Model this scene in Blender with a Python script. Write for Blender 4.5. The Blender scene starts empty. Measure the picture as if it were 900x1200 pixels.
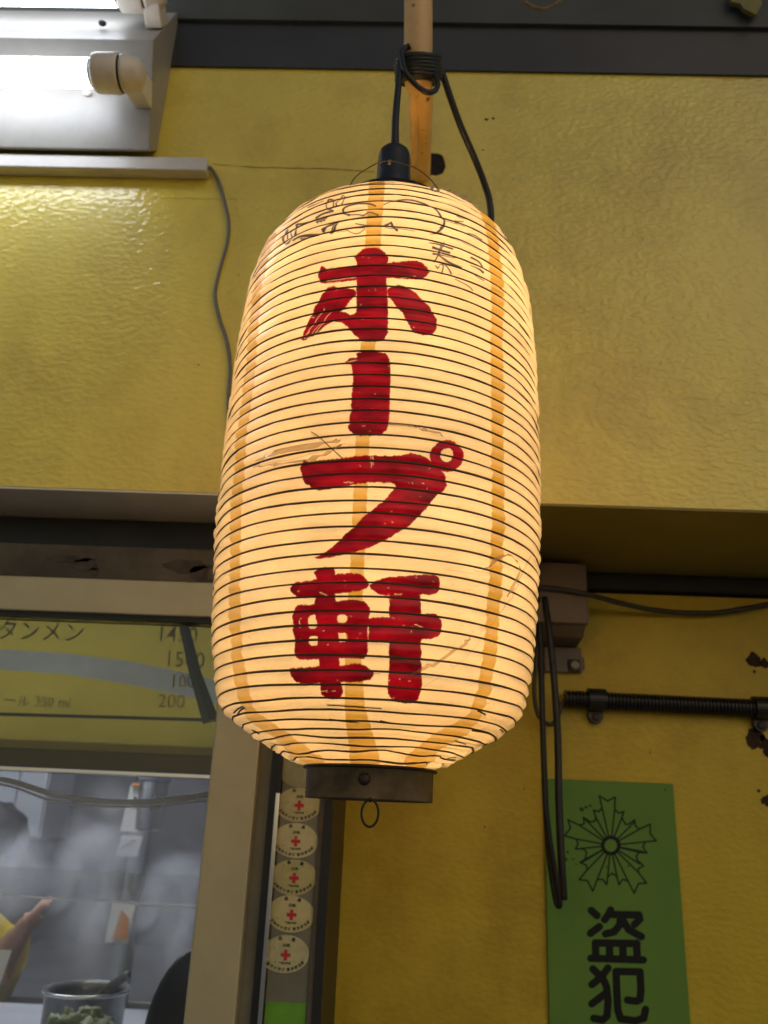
import bpy, math, random
import numpy as np
from mathutils import Vector, noise as mnoise
random.seed(3)
np.random.seed(3)
S = bpy.context.scene
COL = S.collection
H = 1.6                       # eye height: every z below is counted from it

# ------------------------------------------------------------------ camera
FPX = 980.0
PI = math.pi
_p, _y, _r = math.radians(19.96), math.radians(1.87), math.radians(2.5)
CF = np.array([-math.sin(_y)*math.cos(_p), math.cos(_y)*math.cos(_p), math.sin(_p)])
_R0 = np.array([math.cos(_y), math.sin(_y), 0.0])
_U0 = np.cross(_R0, CF)
CR = _R0*math.cos(_r) + _U0*math.sin(_r)
CU = _U0*math.cos(_r) - _R0*math.sin(_r)
cam_d = bpy.data.cameras.new('camera')
cam = bpy.data.objects.new('camera', cam_d)
COL.objects.link(cam)
from mathutils import Matrix
M = Matrix(((CR[0], CU[0], -CF[0], 0), (CR[1], CU[1], -CF[1], 0), (CR[2], CU[2], -CF[2], H), (0, 0, 0, 1)))
cam.matrix_world = M
cam_d.sensor_fit = 'VERTICAL'
cam_d.sensor_height = 36
cam_d.lens = 36*FPX/1200
cam_d.clip_start = 0.02
cam_d.clip_end = 500
cam_d.dof.use_dof = True
cam_d.dof.focus_distance = 0.60
cam_d.dof.aperture_fstop = 10
S.camera = cam

# ------------------------------------------------------------------ world and exposure
w = bpy.data.worlds.new('World')
S.world = w
w.use_nodes = True
nt = w.node_tree
nt.nodes.clear()
sky = nt.nodes.new('ShaderNodeTexSky')
sky.sky_type = 'NISHITA'
sky.sun_disc = False
sky.sun_elevation = math.radians(35)
sky.sun_rotation = math.radians(150)
bg = nt.nodes.new('ShaderNodeBackground')
bg.inputs['Strength'].default_value = 0.077
wo = nt.nodes.new('ShaderNodeOutputWorld')
tint = nt.nodes.new('ShaderNodeMix')          # street-lit night air: the sky's colour with the blue taken down
tint.data_type = 'RGBA'; tint.blend_type = 'MULTIPLY'; tint.inputs['Factor'].default_value = 1.0
tint.inputs['B'].default_value = (1.0, 0.86, 0.66, 1)
nt.links.new(sky.outputs[0], tint.inputs['A'])
nt.links.new(tint.outputs['Result'], bg.inputs[0])
nt.links.new(bg.outputs[0], wo.inputs[0])
S.view_settings.view_transform = 'Standard'
S.view_settings.look = 'None'
S.view_settings.exposure = 0.0
S.view_settings.gamma = 1.0
S.render.engine = 'CYCLES'
S.cycles.max_bounces = 12
S.cycles.diffuse_bounces = 7
S.cycles.transmission_bounces = 8
S.cycles.volume_bounces = 4
S.cycles.transparent_max_bounces = 16
S.cycles.sample_clamp_indirect = 8
S.cycles.caustics_reflective = False
S.cycles.caustics_refractive = False
S.cycles.use_denoising = True

TUBE = 10.0      # strength of the fluorescent tubes
BULB = 33.0      # strength of the lantern's bulb
KTUBE = 62.0     # strength of the unseen tubes added to light the kitchen

# ------------------------------------------------------------------ helpers
def proj(x, y, z):
    d = x*CF[0] + y*CF[1] + z*CF[2]
    return 450 + FPX*(x*CR[0]+y*CR[1]+z*CR[2])/d, 600 - FPX*(x*CU[0]+y*CU[1]+z*CU[2])/d

def at(px, py, Y):
    r = CF + CR*(px-450)/FPX + CU*(600-py)/FPX
    r = r*(Y/r[1])
    return (float(r[0]), float(r[1]), float(r[2]))

def mat(name, col, rough=0.6, metal=0.0, var=0.15, vscale=8.0, bump=0.0, bscale=200.0, col2=None, spec=0.5, bdist=0.001, coat=0.0):
    m = bpy.data.materials.new(name)
    m.use_nodes = True
    n = m.node_tree.nodes
    l = m.node_tree.links
    b = n['Principled BSDF']
    b.inputs['Roughness'].default_value = rough
    b.inputs['Metallic'].default_value = metal
    b.inputs['Specular IOR Level'].default_value = spec
    b.inputs['Coat Weight'].default_value = coat
    tc = n.new('ShaderNodeTexCoord')
    nz = n.new('ShaderNodeTexNoise')
    nz.inputs['Scale'].default_value = vscale
    nz.inputs['Detail'].default_value = 6
    nz.inputs['Roughness'].default_value = 0.65
    l.new(tc.outputs['Object'], nz.inputs['Vector'])
    cr = n.new('ShaderNodeValToRGB')
    c2 = col2 if col2 else tuple(c*(1-2.2*var) for c in col)
    cr.color_ramp.elements[0].position = 0.3
    cr.color_ramp.elements[1].position = 0.68
    cr.color_ramp.elements[0].color = (*c2, 1)
    cr.color_ramp.elements[1].color = (*[min(1, c*(1+var*0.5)) for c in col], 1)
    l.new(nz.outputs['Fac'], cr.inputs[0])
    l.new(cr.outputs[0], b.inputs['Base Color'])
    if bump > 0:
        bn = n.new('ShaderNodeTexNoise')
        bn.inputs['Scale'].default_value = bscale
        bn.inputs['Detail'].default_value = 3
        l.new(tc.outputs['Object'], bn.inputs['Vector'])
        bp = n.new('ShaderNodeBump')
        bp.inputs['Strength'].default_value = bump
        bp.inputs['Distance'].default_value = bdist
        l.new(bn.outputs['Fac'], bp.inputs['Height'])
        l.new(bp.outputs[0], b.inputs['Normal'])
    return m

def emis(name, col, strength):
    m = bpy.data.materials.new(name)
    m.use_nodes = True
    b = m.node_tree.nodes['Principled BSDF']
    b.inputs['Base Color'].default_value = (0.8, 0.8, 0.8, 1)
    b.inputs['Emission Color'].default_value = (*col, 1)
    b.inputs['Emission Strength'].default_value = strength
    return m

class MB:
    def __init__(s):
        s.v = []; s.f = []; s.uv = None
    def add(s, vs, fs):
        o = len(s.v)
        s.v += [tuple(q) for q in vs]
        s.f += [tuple(i+o for i in q) for q in fs]
        return s
    def box(s, x0, x1, y0, y1, z0, z1):
        return s.add([(x0,y0,z0),(x1,y0,z0),(x1,y1,z0),(x0,y1,z0),(x0,y0,z1),(x1,y0,z1),(x1,y1,z1),(x0,y1,z1)],
                     [(0,3,2,1),(4,5,6,7),(0,1,5,4),(1,2,6,5),(2,3,7,6),(3,0,4,7)])
    def prismx(s, poly, x0, x1):              # poly in (y,z), extruded along x
        n = len(poly)
        vs = [(x0, a, b) for a, b in poly] + [(x1, a, b) for a, b in poly]
        fs = [tuple(range(n))[::-1], tuple(range(n, 2*n))] + [(i, (i+1) % n, n+(i+1) % n, n+i) for i in range(n)]
        return s.add(vs, fs)
    def prismy(s, poly, y0, y1):              # poly in (x,z), extruded along y
        n = len(poly)
        vs = [(a, y0, b) for a, b in poly] + [(a, y1, b) for a, b in poly]
        fs = [tuple(range(n)), tuple(range(n, 2*n))[::-1]] + [(i, n+i, n+(i+1) % n, (i+1) % n) for i in range(n)]
        return s.add(vs, fs)
    def tube(s, pts, r, seg=10, closed=False, caps=True, smooth=0):
        P = [Vector(q) for q in pts]
        R = list(r) if hasattr(r, '__len__') else [r]*len(P)
        if smooth:
            P, R = catmull(P, R, smooth, closed)
        n = len(P)
        vs = []
        up = None
        for i in range(n):
            a = P[i-1] if (i > 0 or closed) else P[i]
            b = P[(i+1) % n] if (i < n-1 or closed) else P[i]
            t = (b-a).normalized()
            if up is None:
                up = Vector((0, 0, 1)) if abs(t.z) < 0.9 else Vector((1, 0, 0))
            side = t.cross(up).normalized()
            up = side.cross(t).normalized()
            for k in range(seg):
                a_ = 2*PI*k/seg
                vs.append(P[i] + (side*math.cos(a_) + up*math.sin(a_))*R[i])
        fs = []
        for i in range(n if closed else n-1):
            j = (i+1) % n
            for k in range(seg):
                fs.append((i*seg+k, i*seg+(k+1) % seg, j*seg+(k+1) % seg, j*seg+k))
        if caps and not closed:
            fs.append(tuple(range(seg))[::-1])
            fs.append(tuple(range((n-1)*seg, n*seg)))
        return s.add(vs, fs)
    def lathe(s, prof, c=(0,0,0), seg=32, axis='z', cap=True):   # prof: (along, radius)
        vs = []
        for h, r in prof:
            for k in range(seg):
                a = 2*PI*k/seg
                if axis == 'z': vs.append((c[0]+r*math.cos(a), c[1]+r*math.sin(a), c[2]+h))
                elif axis == 'x': vs.append((c[0]+h, c[1]+r*math.cos(a), c[2]+r*math.sin(a)))
                else: vs.append((c[0]+r*math.sin(a), c[1]+h, c[2]+r*math.cos(a)))
        fs = []
        for i in range(len(prof)-1):
            for k in range(seg):
                fs.append((i*seg+k, i*seg+(k+1) % seg, (i+1)*seg+(k+1) % seg, (i+1)*seg+k))
        if cap:
            fs.append(tuple(range(seg))[::-1])
            fs.append(tuple(range((len(prof)-1)*seg, len(prof)*seg)))
        return s.add(vs, fs)
    def blob(s, c, rad, seg=16, rings=10, amp=0.0, seed=0.0, freq=6.0):
        vs = []
        for i in range(rings+1):
            th = PI*i/rings
            for k in range(seg):
                a = 2*PI*k/seg
                d = Vector((math.sin(th)*math.cos(a), math.sin(th)*math.sin(a), math.cos(th)))
                q = 1 + amp*mnoise.noise(d*freq*0.5 + Vector((seed, seed, seed)))
                vs.append((c[0]+d.x*rad[0]*q, c[1]+d.y*rad[1]*q, c[2]+d.z*rad[2]*q))
        fs = [(i*seg+k, (i+1)*seg+k, (i+1)*seg+(k+1) % seg, i*seg+(k+1) % seg) for i in range(rings) for k in range(seg)]
        return s.add(vs, fs)

def catmull(P, R, k, closed=False):
    n = len(P)
    o, q = [], []
    for i in range(n if closed else n-1):
        g = (lambda j: j % n) if closed else (lambda j: max(0, min(n-1, j)))
        a, b, c, d = P[g(i-1)], P[g(i)], P[g(i+1)], P[g(i+2)]
        for j in range(k):
            t = j/k
            o.append(0.5*((2*b) + (c-a)*t + (2*a-5*b+4*c-d)*t*t + (3*b-a-3*c+d)*t*t*t))
            q.append(R[g(i)]*(1-t) + R[g(i+1)]*t)
    if not closed:
        o.append(P[-1]); q.append(R[-1])
    return o, q

def tag(o, label=None, cat=None, group=None, kind=None):
    if label: o['label'] = label
    if cat: o['category'] = cat
    if group: o['group'] = group
    if kind: o['kind'] = kind
    return o

ORG = {}
def thing(name, loc, label, cat, group=None):
    o = bpy.data.objects.new(name, None)
    o.empty_display_size = 0.02
    COL.objects.link(o)
    o.location = (loc[0], loc[1], loc[2]+H)
    ORG[o.name] = Vector(loc)
    return tag(o, label, cat, group)

def ob(name, mb, m, parent=None, smooth=False, bevel=0.0, org=None, label=None, cat=None, group=None, kind=None, fixn=True, subsurf=0):
    me = bpy.data.meshes.new(name)
    V = np.array(mb.v, dtype=float)
    if parent is not None:
        base = ORG[parent.name]
    else:
        base = Vector(org) if org is not None else Vector(((V[:,0].min()+V[:,0].max())/2, (V[:,1].min()+V[:,1].max())/2, V[:,2].min()))
    me.from_pydata([(a[0]-base[0], a[1]-base[1], a[2]-base[2]) for a in V], [], mb.f)
    if mb.uv is not None:
        ul = me.uv_layers.new(name='UVMap')
        for li, lp in enumerate(me.loops):
            ul.data[li].uv = mb.uv[lp.vertex_index]
    me.materials.append(m)
    if smooth:
        me.polygons.foreach_set('use_smooth', [True]*len(me.polygons))
    if fixn and len(mb.f) < 20000:
        import bmesh
        bm = bmesh.new(); bm.from_mesh(me)
        bmesh.ops.recalc_face_normals(bm, faces=bm.faces)
        bm.to_mesh(me); bm.free()
    me.update()
    o = bpy.data.objects.new(name, me)
    COL.objects.link(o)
    if parent is not None:
        o.parent = parent
    else:
        o.location = (base[0], base[1], base[2]+H)
    ORG[o.name] = Vector(base)
    if bevel > 0:
        bv = o.modifiers.new('bevel', 'BEVEL')
        bv.width = bevel; bv.segments = 2; bv.limit_method = 'ANGLE'; bv.angle_limit = math.radians(40)
    if smooth == 'auto' or (bevel > 0 and not smooth):
        pass
    if subsurf:
        ss = o.modifiers.new('sub', 'SUBSURF'); ss.levels = subsurf; ss.render_levels = subsurf
    return tag(o, label, cat, group, kind)

def sub(name, mb, m, parent, **k):             # a sub-part: parent is a part that sits at its thing's origin
    return ob(name, mb, m, parent, **k)

def text_mb(body, size, depth=0.0, bold=0.0):
    cu = bpy.data.curves.new('t', 'FONT')
    cu.body = body; cu.size = size; cu.align_x = 'CENTER'; cu.align_y = 'CENTER'
    cu.offset = bold; cu.resolution_u = 2
    o = bpy.data.objects.new('t', cu)
    COL.objects.link(o)
    dg = bpy.context.evaluated_depsgraph_get()
    me = bpy.data.meshes.new_from_object(o.evaluated_get(dg))
    vs = [tuple(v.co) for v in me.vertices]
    fs = [tuple(p.vertices) for p in me.polygons]
    bpy.data.objects.remove(o); bpy.data.curves.remove(cu); bpy.data.meshes.remove(me)
    return vs, fs

def put_text(mb, body, size, c, rot=0.0, bold=0.0, sx=1.0, yfun=None):
    """flat print facing -y at c=(x,y,z), turned by rot in the wall plane"""
    vs, fs = text_mb(body, size, bold=bold)
    ca, sa = math.cos(rot), math.sin(rot)
    out = []
    for x, y, _ in vs:
        x *= sx
        X = c[0] + x*ca - y*sa
        Z = c[2] + x*sa + y*ca
        out.append((X, yfun(X, Z) if yfun else c[1], Z))
    mb.add(out, fs)

# ---- masks: prints and brush writing rasterised in numpy
def chaikin(poly, it=1, closed=True):
    p = [tuple(map(float, q)) for q in poly]
    for _ in range(it):
        o = []
        n = len(p)
        if not closed: o.append(p[0])
        for i in range(n if closed else n-1):
            a, b = p[i], p[(i+1) % n]
            o += [(a[0]*.78+b[0]*.22, a[1]*.78+b[1]*.22), (a[0]*.22+b[0]*.78, a[1]*.22+b[1]*.78)]
        if not closed: o.append(p[-1])
        p = o
    return p

def seg_dist(x, y, a, b):
    dx, dy = b[0]-a[0], b[1]-a[1]
    L = dx*dx+dy*dy + 1e-9
    t = np.clip(((x-a[0])*dx+(y-a[1])*dy)/L, 0, 1)
    return np.hypot(x-a[0]-t*dx, y-a[1]-t*dy), t

def fill(mask, PX, PY, poly, soft=0.5, holes=(), val=1.0, it=1):
    poly = chaikin(poly, it)
    xs = [q[0] for q in poly]; ys = [q[1] for q in poly]
    idx = np.nonzero((PX > min(xs)-2) & (PX < max(xs)+2) & (PY > min(ys)-2) & (PY < max(ys)+2))
    if len(idx[0]) == 0: return
    x, y = PX[idx], PY[idx]
    d = np.full(x.shape, 1e9); inside = np.zeros(x.shape, bool)
    for lp in [poly] + [chaikin(h, 1) for h in holes]:
        for i in range(len(lp)):
            a, b = lp[i], lp[(i+1) % len(lp)]
            d = np.minimum(d, seg_dist(x, y, a, b)[0])
            c = ((a[1] > y) != (b[1] > y))
            with np.errstate(divide='ignore', invalid='ignore'):
                xi = (b[0]-a[0])*(y-a[1])/(b[1]-a[1]+1e-12)+a[0]
            inside ^= (c & (x < xi))
    sd = np.where(inside, d, -d)
    m = np.clip(sd/(2*soft)+0.5, 0, 1)*val
    mask[idx] = np.maximum(mask[idx], m)

def stroke(mask, PX, PY, pts, wd, soft=0.45, val=1.0, it=0):
    if it: pts = chaikin(pts, it, closed=False)
    n = len(pts)
    W = wd if hasattr(wd, '__len__') else [wd]*n
    if len(W) != n: W = np.interp(np.linspace(0, 1, n), np.linspace(0, 1, len(W)), W)
    for i in range(n-1):
        a, b = pts[i], pts[i+1]
        r = max(W[i], W[i+1])/2+2
        idx = np.nonzero((PX > min(a[0], b[0])-r) & (PX < max(a[0], b[0])+r) & (PY > min(a[1], b[1])-r) & (PY < max(a[1], b[1])+r))
        if len(idx[0]) == 0: continue
        d, t = seg_dist(PX[idx], PY[idx], a, b)
        hw = (W[i]*(1-t)+W[i+1]*t)/2
        m = np.clip((hw-d)/(2*soft)+0.5, 0, 1)*val
        mask[idx] = np.maximum(mask[idx], m)

def image(name, chans):
    h, w_ = chans[0].shape
    im = bpy.data.images.new(name, w_, h, alpha=False, float_buffer=False)
    im.colorspace_settings.name = 'Non-Color'
    a = np.ones((h, w_, 4), np.float32)
    for i, c in enumerate(chans): a[..., i] = c
    im.pixels.foreach_set(a.ravel())
    im.update(); im.pack()
    return im

def crop(pts, ox, oy, s):
    return [(ox+a*s, oy+b*s) for a, b in pts]

# ------------------------------------------------------------------ materials
def wall_paint(name, col, dark, big=0.35, rough=0.3):
    m = bpy.data.materials.new(name); m.use_nodes = True
    n = m.node_tree.nodes; l = m.node_tree.links
    b = n['Principled BSDF']
    geo = n.new('ShaderNodeNewGeometry')
    n1 = n.new('ShaderNodeTexNoise'); n1.inputs['Scale'].default_value = 5; n1.inputs['Detail'].default_value = 8; n1.inputs['Roughness'].default_value = 0.7
    l.new(geo.outputs['Position'], n1.inputs['Vector'])
    cr = n.new('ShaderNodeValToRGB')
    cr.color_ramp.elements[0].position = 0.28; cr.color_ramp.elements[0].color = (*dark, 1)
    cr.color_ramp.elements[1].position = 0.62; cr.color_ramp.elements[1].color = (*col, 1)
    l.new(n1.outputs['Fac'], cr.inputs[0])
    # soot and rusty specks
    n3 = n.new('ShaderNodeTexNoise'); n3.inputs['Scale'].default_value = 55; n3.inputs['Detail'].default_value = 4
    l.new(geo.outputs['Position'], n3.inputs['Vector'])
    sp = n.new('ShaderNodeValToRGB'); sp.color_ramp.elements[0].position = 0.74; sp.color_ramp.elements[1].position = 0.80
    sp.color_ramp.elements[0].color = (0, 0, 0, 1); sp.color_ramp.elements[1].color = (1, 1, 1, 1)
    l.new(n3.outputs['Fac'], sp.inputs[0])
    mx = n.new('ShaderNodeMix'); mx.data_type = 'RGBA'
    mx.inputs['B'].default_value = (0.10, 0.06, 0.012, 1)
    # roller streaks and runs of grime down the wall
    ms = n.new('ShaderNodeMapping'); ms.inputs['Scale'].default_value = (11, 1, 0.9)
    l.new(geo.outputs['Position'], ms.inputs['Vector'])
    ns = n.new('ShaderNodeTexNoise'); ns.inputs['Scale'].default_value = 1.0; ns.inputs['Detail'].default_value = 5
    l.new(ms.outputs[0], ns.inputs['Vector'])
    rr_ = n.new('ShaderNodeValToRGB'); rr_.color_ramp.elements[0].position = 0.32; rr_.color_ramp.elements[1].position = 0.60
    rr_.color_ramp.elements[0].color = (0.88, 0.86, 0.80, 1); rr_.color_ramp.elements[1].color = (1, 1, 1, 1)
    l.new(ns.outputs['Fac'], rr_.inputs[0])
    mu = n.new('ShaderNodeMix'); mu.data_type = 'RGBA'; mu.blend_type = 'MULTIPLY'; mu.inputs['Factor'].default_value = 0.75
    l.new(cr.outputs[0], mu.inputs['A']); l.new(rr_.outputs[0], mu.inputs['B'])
    nb = n.new('ShaderNodeTexNoise'); nb.inputs['Scale'].default_value = 2.2; nb.inputs['Detail'].default_value = 7; nb.inputs['Roughness'].default_value = 0.75
    l.new(geo.outputs['Position'], nb.inputs['Vector'])
    rb = n.new('ShaderNodeValToRGB'); rb.color_ramp.elements[0].position = 0.36; rb.color_ramp.elements[1].position = 0.50
    rb.color_ramp.elements[0].color = (0.78, 0.72, 0.60, 1); rb.color_ramp.elements[1].color = (1, 1, 1, 1)
    l.new(nb.outputs['Fac'], rb.inputs[0])
    mv = n.new('ShaderNodeMix'); mv.data_type = 'RGBA'; mv.blend_type = 'MULTIPLY'; mv.inputs['Factor'].default_value = 0.8
    l.new(mu.outputs['Result'], mv.inputs['A']); l.new(rb.outputs[0], mv.inputs['B'])
    l.new(sp.outputs[0], mx.inputs['Factor']); l.new(mv.outputs['Result'], mx.inputs['A'])
    l.new(mx.outputs['Result'], b.inputs['Base Color'])
    # orange peel relief
    v = n.new('ShaderNodeTexNoise'); v.inputs['Scale'].default_value = 125; v.inputs['Detail'].default_value = 0.8; v.inputs['Distortion'].default_value = 0.15
    mp = n.new('ShaderNodeMapping'); mp.inputs['Scale'].default_value = (0.8, 1, 1.25)
    l.new(geo.outputs['Position'], mp.inputs['Vector']); l.new(mp.outputs[0], v.inputs['Vector'])
    f = n.new('ShaderNodeTexNoise'); f.inputs['Scale'].default_value = 420; f.inputs['Detail'].default_value = 2
    l.new(geo.outputs['Position'], f.inputs['Vector'])
    rp = n.new('ShaderNodeMapRange'); rp.interpolation_type = 'SMOOTHSTEP'
    rp.inputs['From Min'].default_value = 0.30; rp.inputs['From Max'].default_value = 0.72
    l.new(v.outputs['Fac'], rp.inputs['Value'])
    ad = n.new('ShaderNodeMath'); ad.operation = 'MULTIPLY_ADD'; ad.inputs[1].default_value = 0.06
    l.new(f.outputs['Fac'], ad.inputs[0]); l.new(rp.outputs[0], ad.inputs[2])
    # the relief is stronger in some areas than others
    n4 = n.new('ShaderNodeTexNoise'); n4.inputs['Scale'].default_value = 3.0
    l.new(geo.outputs['Position'], n4.inputs['Vector'])
    r4 = n.new('ShaderNodeMapRange'); r4.inputs['From Min'].default_value = 0.35; r4.inputs['From Max'].default_value = 0.6
    r4.inputs['To Min'].default_value = big*0.45; r4.inputs['To Max'].default_value = big
    l.new(n4.outputs['Fac'], r4.inputs['Value'])
    sx = n.new('ShaderNodeSeparateXYZ'); l.new(geo.outputs['Position'], sx.inputs[0])
    rx = n.new('ShaderNodeMapRange'); rx.inputs['From Min'].default_value = 0.05; rx.inputs['From Max'].default_value = 0.2
    l.new(sx.outputs['X'], rx.inputs['Value'])
    rz = n.new('ShaderNodeMapRange'); rz.inputs['From Min'].default_value = 2.35; rz.inputs['From Max'].default_value = 2.1
    l.new(sx.outputs['Z'], rz.inputs['Value'])
    rm = n.new('ShaderNodeMath'); rm.operation = 'MULTIPLY'; l.new(rx.outputs[0], rm.inputs[0]); l.new(rz.outputs[0], rm.inputs[1])
    rs = n.new('ShaderNodeMath'); rs.operation = 'MULTIPLY_ADD'; rs.inputs[1].default_value = big*0.35
    l.new(rm.outputs[0], rs.inputs[0]); l.new(r4.outputs[0], rs.inputs[2])
    bp = n.new('ShaderNodeBump'); bp.inputs['Distance'].default_value = 0.0014
    l.new(rs.outputs[0], bp.inputs['Strength'])
    l.new(ad.outputs[0], bp.inputs['Height']); l.new(bp.outputs[0], b.inputs['Normal'])
    b.inputs['Roughness'].default_value = 0.42
    b.inputs['Coat Weight'].default_value = 0.8 if rough < 0.3 else 0.0
    b.inputs['Coat Roughness'].default_value = rough
    l.new(bp.outputs[0], b.inputs['Coat Normal'])
    b.inputs['Specular IOR Level'].default_value = 0.6 if rough < 0.3 else 0.3
    return m

MW = wall_paint('yellow_gloss_paint', (0.84, 0.68, 0.075), (0.74, 0.58, 0.058), 0.50, 0.11)
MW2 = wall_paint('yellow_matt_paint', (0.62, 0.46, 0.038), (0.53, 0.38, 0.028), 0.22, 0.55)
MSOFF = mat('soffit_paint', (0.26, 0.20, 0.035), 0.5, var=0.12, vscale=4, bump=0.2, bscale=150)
MSOFFG = mat('grey_laminate', (0.78, 0.75, 0.66), 0.5, var=0.06, vscale=14, bump=0.15, bscale=90)
MNAVY = mat('dark_navy_paint', (0.036, 0.038, 0.044), 0.45, var=0.2, vscale=6, bump=0.2, bscale=60)
MNAVY2 = mat('charcoal_board', (0.060, 0.066, 0.062), 0.6, var=0.22, vscale=3.5, bump=0.25, bscale=50)
MBLACK = mat('black_rubber', (0.012, 0.012, 0.013), 0.45, var=0.2, vscale=30)
MBLACKP = mat('black_plastic', (0.018, 0.018, 0.020), 0.32, var=0.25, vscale=20, bump=0.15, bscale=300)
MCOND = mat('black_conduit_plastic', (0.016, 0.014, 0.013), 0.35, var=0.2, vscale=30)
MALU = mat('champagne_aluminium', (0.56, 0.49, 0.30), 0.42, metal=0.35, var=0.06, vscale=12, bump=0.06, bscale=300)
MALUD = mat('dull_aluminium', (0.24, 0.23, 0.17), 0.5, metal=0.3, var=0.12, vscale=18, bump=0.1, bscale=200)
MCHROME = mat('bright_steel', (0.75, 0.76, 0.78), 0.18, metal=1.0, var=0.05, vscale=20)
MSTEEL = mat('kitchen_steel', (0.42, 0.43, 0.45), 0.35, metal=0.85, var=0.12, vscale=5, bump=0.1, bscale=30)
MWHITE = mat('white_enamel', (0.33, 0.315, 0.29), 0.4, var=0.10, vscale=9, bump=0.08, bscale=120)
MWHITEP = mat('aged_white_plastic', (0.78, 0.71, 0.62), 0.35, var=0.08, vscale=30)
MWOOD = mat('stained_brown_board', (0.13, 0.105, 0.065), 0.6, var=0.3, vscale=7, bump=0.3, bscale=60)
MSTAIN = mat('dark_stain', (0.075, 0.058, 0.036), 0.7, var=0.3, vscale=60)
MRUST = mat('rust_brown', (0.045, 0.018, 0.008), 0.85, var=0.3, vscale=120, bump=0.6, bscale=500)
MCRACK = mat('rusty_crack', (0.17, 0.10, 0.02), 0.8, var=0.3, vscale=90)
MRIB = mat('dark_rib_wire', (0.10, 0.052, 0.016), 0.5, var=0.2, vscale=40)
MCAP = mat('weathered_metal_cap', (0.19, 0.135, 0.07), 0.5, metal=0.25, var=0.28, vscale=38, bump=0.25, bscale=260)
MIRON = mat('dark_iron', (0.035, 0.025, 0.02), 0.45, metal=0.5, var=0.2, vscale=60)
MGREYC = mat('grey_cable', (0.17, 0.15, 0.12), 0.5, var=0.1, vscale=40)
MBROWNC = mat('brown_cable', (0.05, 0.04, 0.025), 0.4, var=0.15, vscale=40)
MBOXG = mat('grey_beige_plastic_box', (0.17, 0.125, 0.085), 0.5, var=0.12, vscale=20)
MTAN = mat('frayed_rope', (0.30, 0.22, 0.11), 0.85, var=0.3, vscale=160, bump=0.6, bscale=900)
MASPH = mat('pale_paving', (0.38, 0.36, 0.32), 0.9, var=0.2, vscale=60, bump=0.5, bscale=300)
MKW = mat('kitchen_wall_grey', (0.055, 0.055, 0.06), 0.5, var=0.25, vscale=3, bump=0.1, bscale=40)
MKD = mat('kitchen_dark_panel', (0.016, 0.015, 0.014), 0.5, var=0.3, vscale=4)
MKC = mat('pale_grey_cabinet', (0.42, 0.45, 0.48), 0.4, var=0.08, vscale=6)
MCOUNT = mat('pale_counter_top', (0.52, 0.53, 0.60), 0.35, var=0.08, vscale=10)
MPAPER = mat('white_paper', (0.75, 0.75, 0.73), 0.7, var=0.06, vscale=20)
MORNG = mat('orange_print', (0.75, 0.30, 0.06), 0.6, var=0.1, vscale=20)
MSKIN = mat('skin', (0.50, 0.28, 0.19), 0.5, var=0.1, vscale=14)
MHAIR = mat('black_hair', (0.015, 0.013, 0.013), 0.5, var=0.3, vscale=60, bump=0.5, bscale=300)
MSHIRT = mat('yellow_cotton', (0.80, 0.58, 0.02), 0.8, var=0.12, vscale=9, bump=0.3, bscale=60)
MTROU = mat('dark_trousers', (0.03, 0.03, 0.04), 0.8, var=0.2, vscale=9)
MLEAF = mat('green_cabbage', (0.15, 0.19, 0.08), 0.6, var=0.3, vscale=30, col2=(0.34, 0.37, 0.24), bump=0.4, bscale=120)
MPOTW = mat('dull_pot_steel', (0.30, 0.31, 0.32), 0.3, metal=0.9, var=0.2, vscale=14)
MINK = mat('printing_ink_black', (0.02, 0.02, 0.018), 0.6, var=0.1)
MREDI = mat('printing_ink_red', (0.62, 0.03, 0.03), 0.6, var=0.08)
MLIME = mat('lime_green_vinyl', (0.16, 0.42, 0.03), 0.35, var=0.15, vscale=30)
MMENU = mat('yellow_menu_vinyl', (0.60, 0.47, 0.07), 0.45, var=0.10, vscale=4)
MMENUT = mat('faded_brown_lettering', (0.46, 0.37, 0.075), 0.6, var=0.1)
MMENUR = mat('faded_red_lettering', (0.46, 0.32, 0.07), 0.6, var=0.1)
MGREYB = mat('grey_tube_reflection', (0.34, 0.335, 0.29), 0.5, var=0.1, vscale=6)
def backlit(m, k=0.5):
    n = m.node_tree.nodes; l = m.node_tree.links
    b = n['Principled BSDF']; src = b.inputs['Base Color'].links[0].from_socket
    t = n.new('ShaderNodeBsdfTranslucent'); l.new(src, t.inputs[0])
    x = n.new('ShaderNodeMixShader'); x.inputs[0].default_value = k
    l.new(b.outputs[0], x.inputs[1]); l.new(t.outputs[0], x.inputs[2])
    l.new(x.outputs[0], n['Material Output'].inputs['Surface'])
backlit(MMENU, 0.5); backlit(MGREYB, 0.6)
MBROWNB = mat('dark_brown_board', (0.045, 0.036, 0.022), 0.6, var=0.2, vscale=8)
MTUBE = emis('lit_tube', (0.84, 0.90, 1.0), TUBE)
MKTUBE = emis('lit_kitchen_tube', (0.84, 0.89, 1.0), KTUBE)
MBULB = emis('lit_bulb', (1.0, 0.585, 0.21), BULB)

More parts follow.
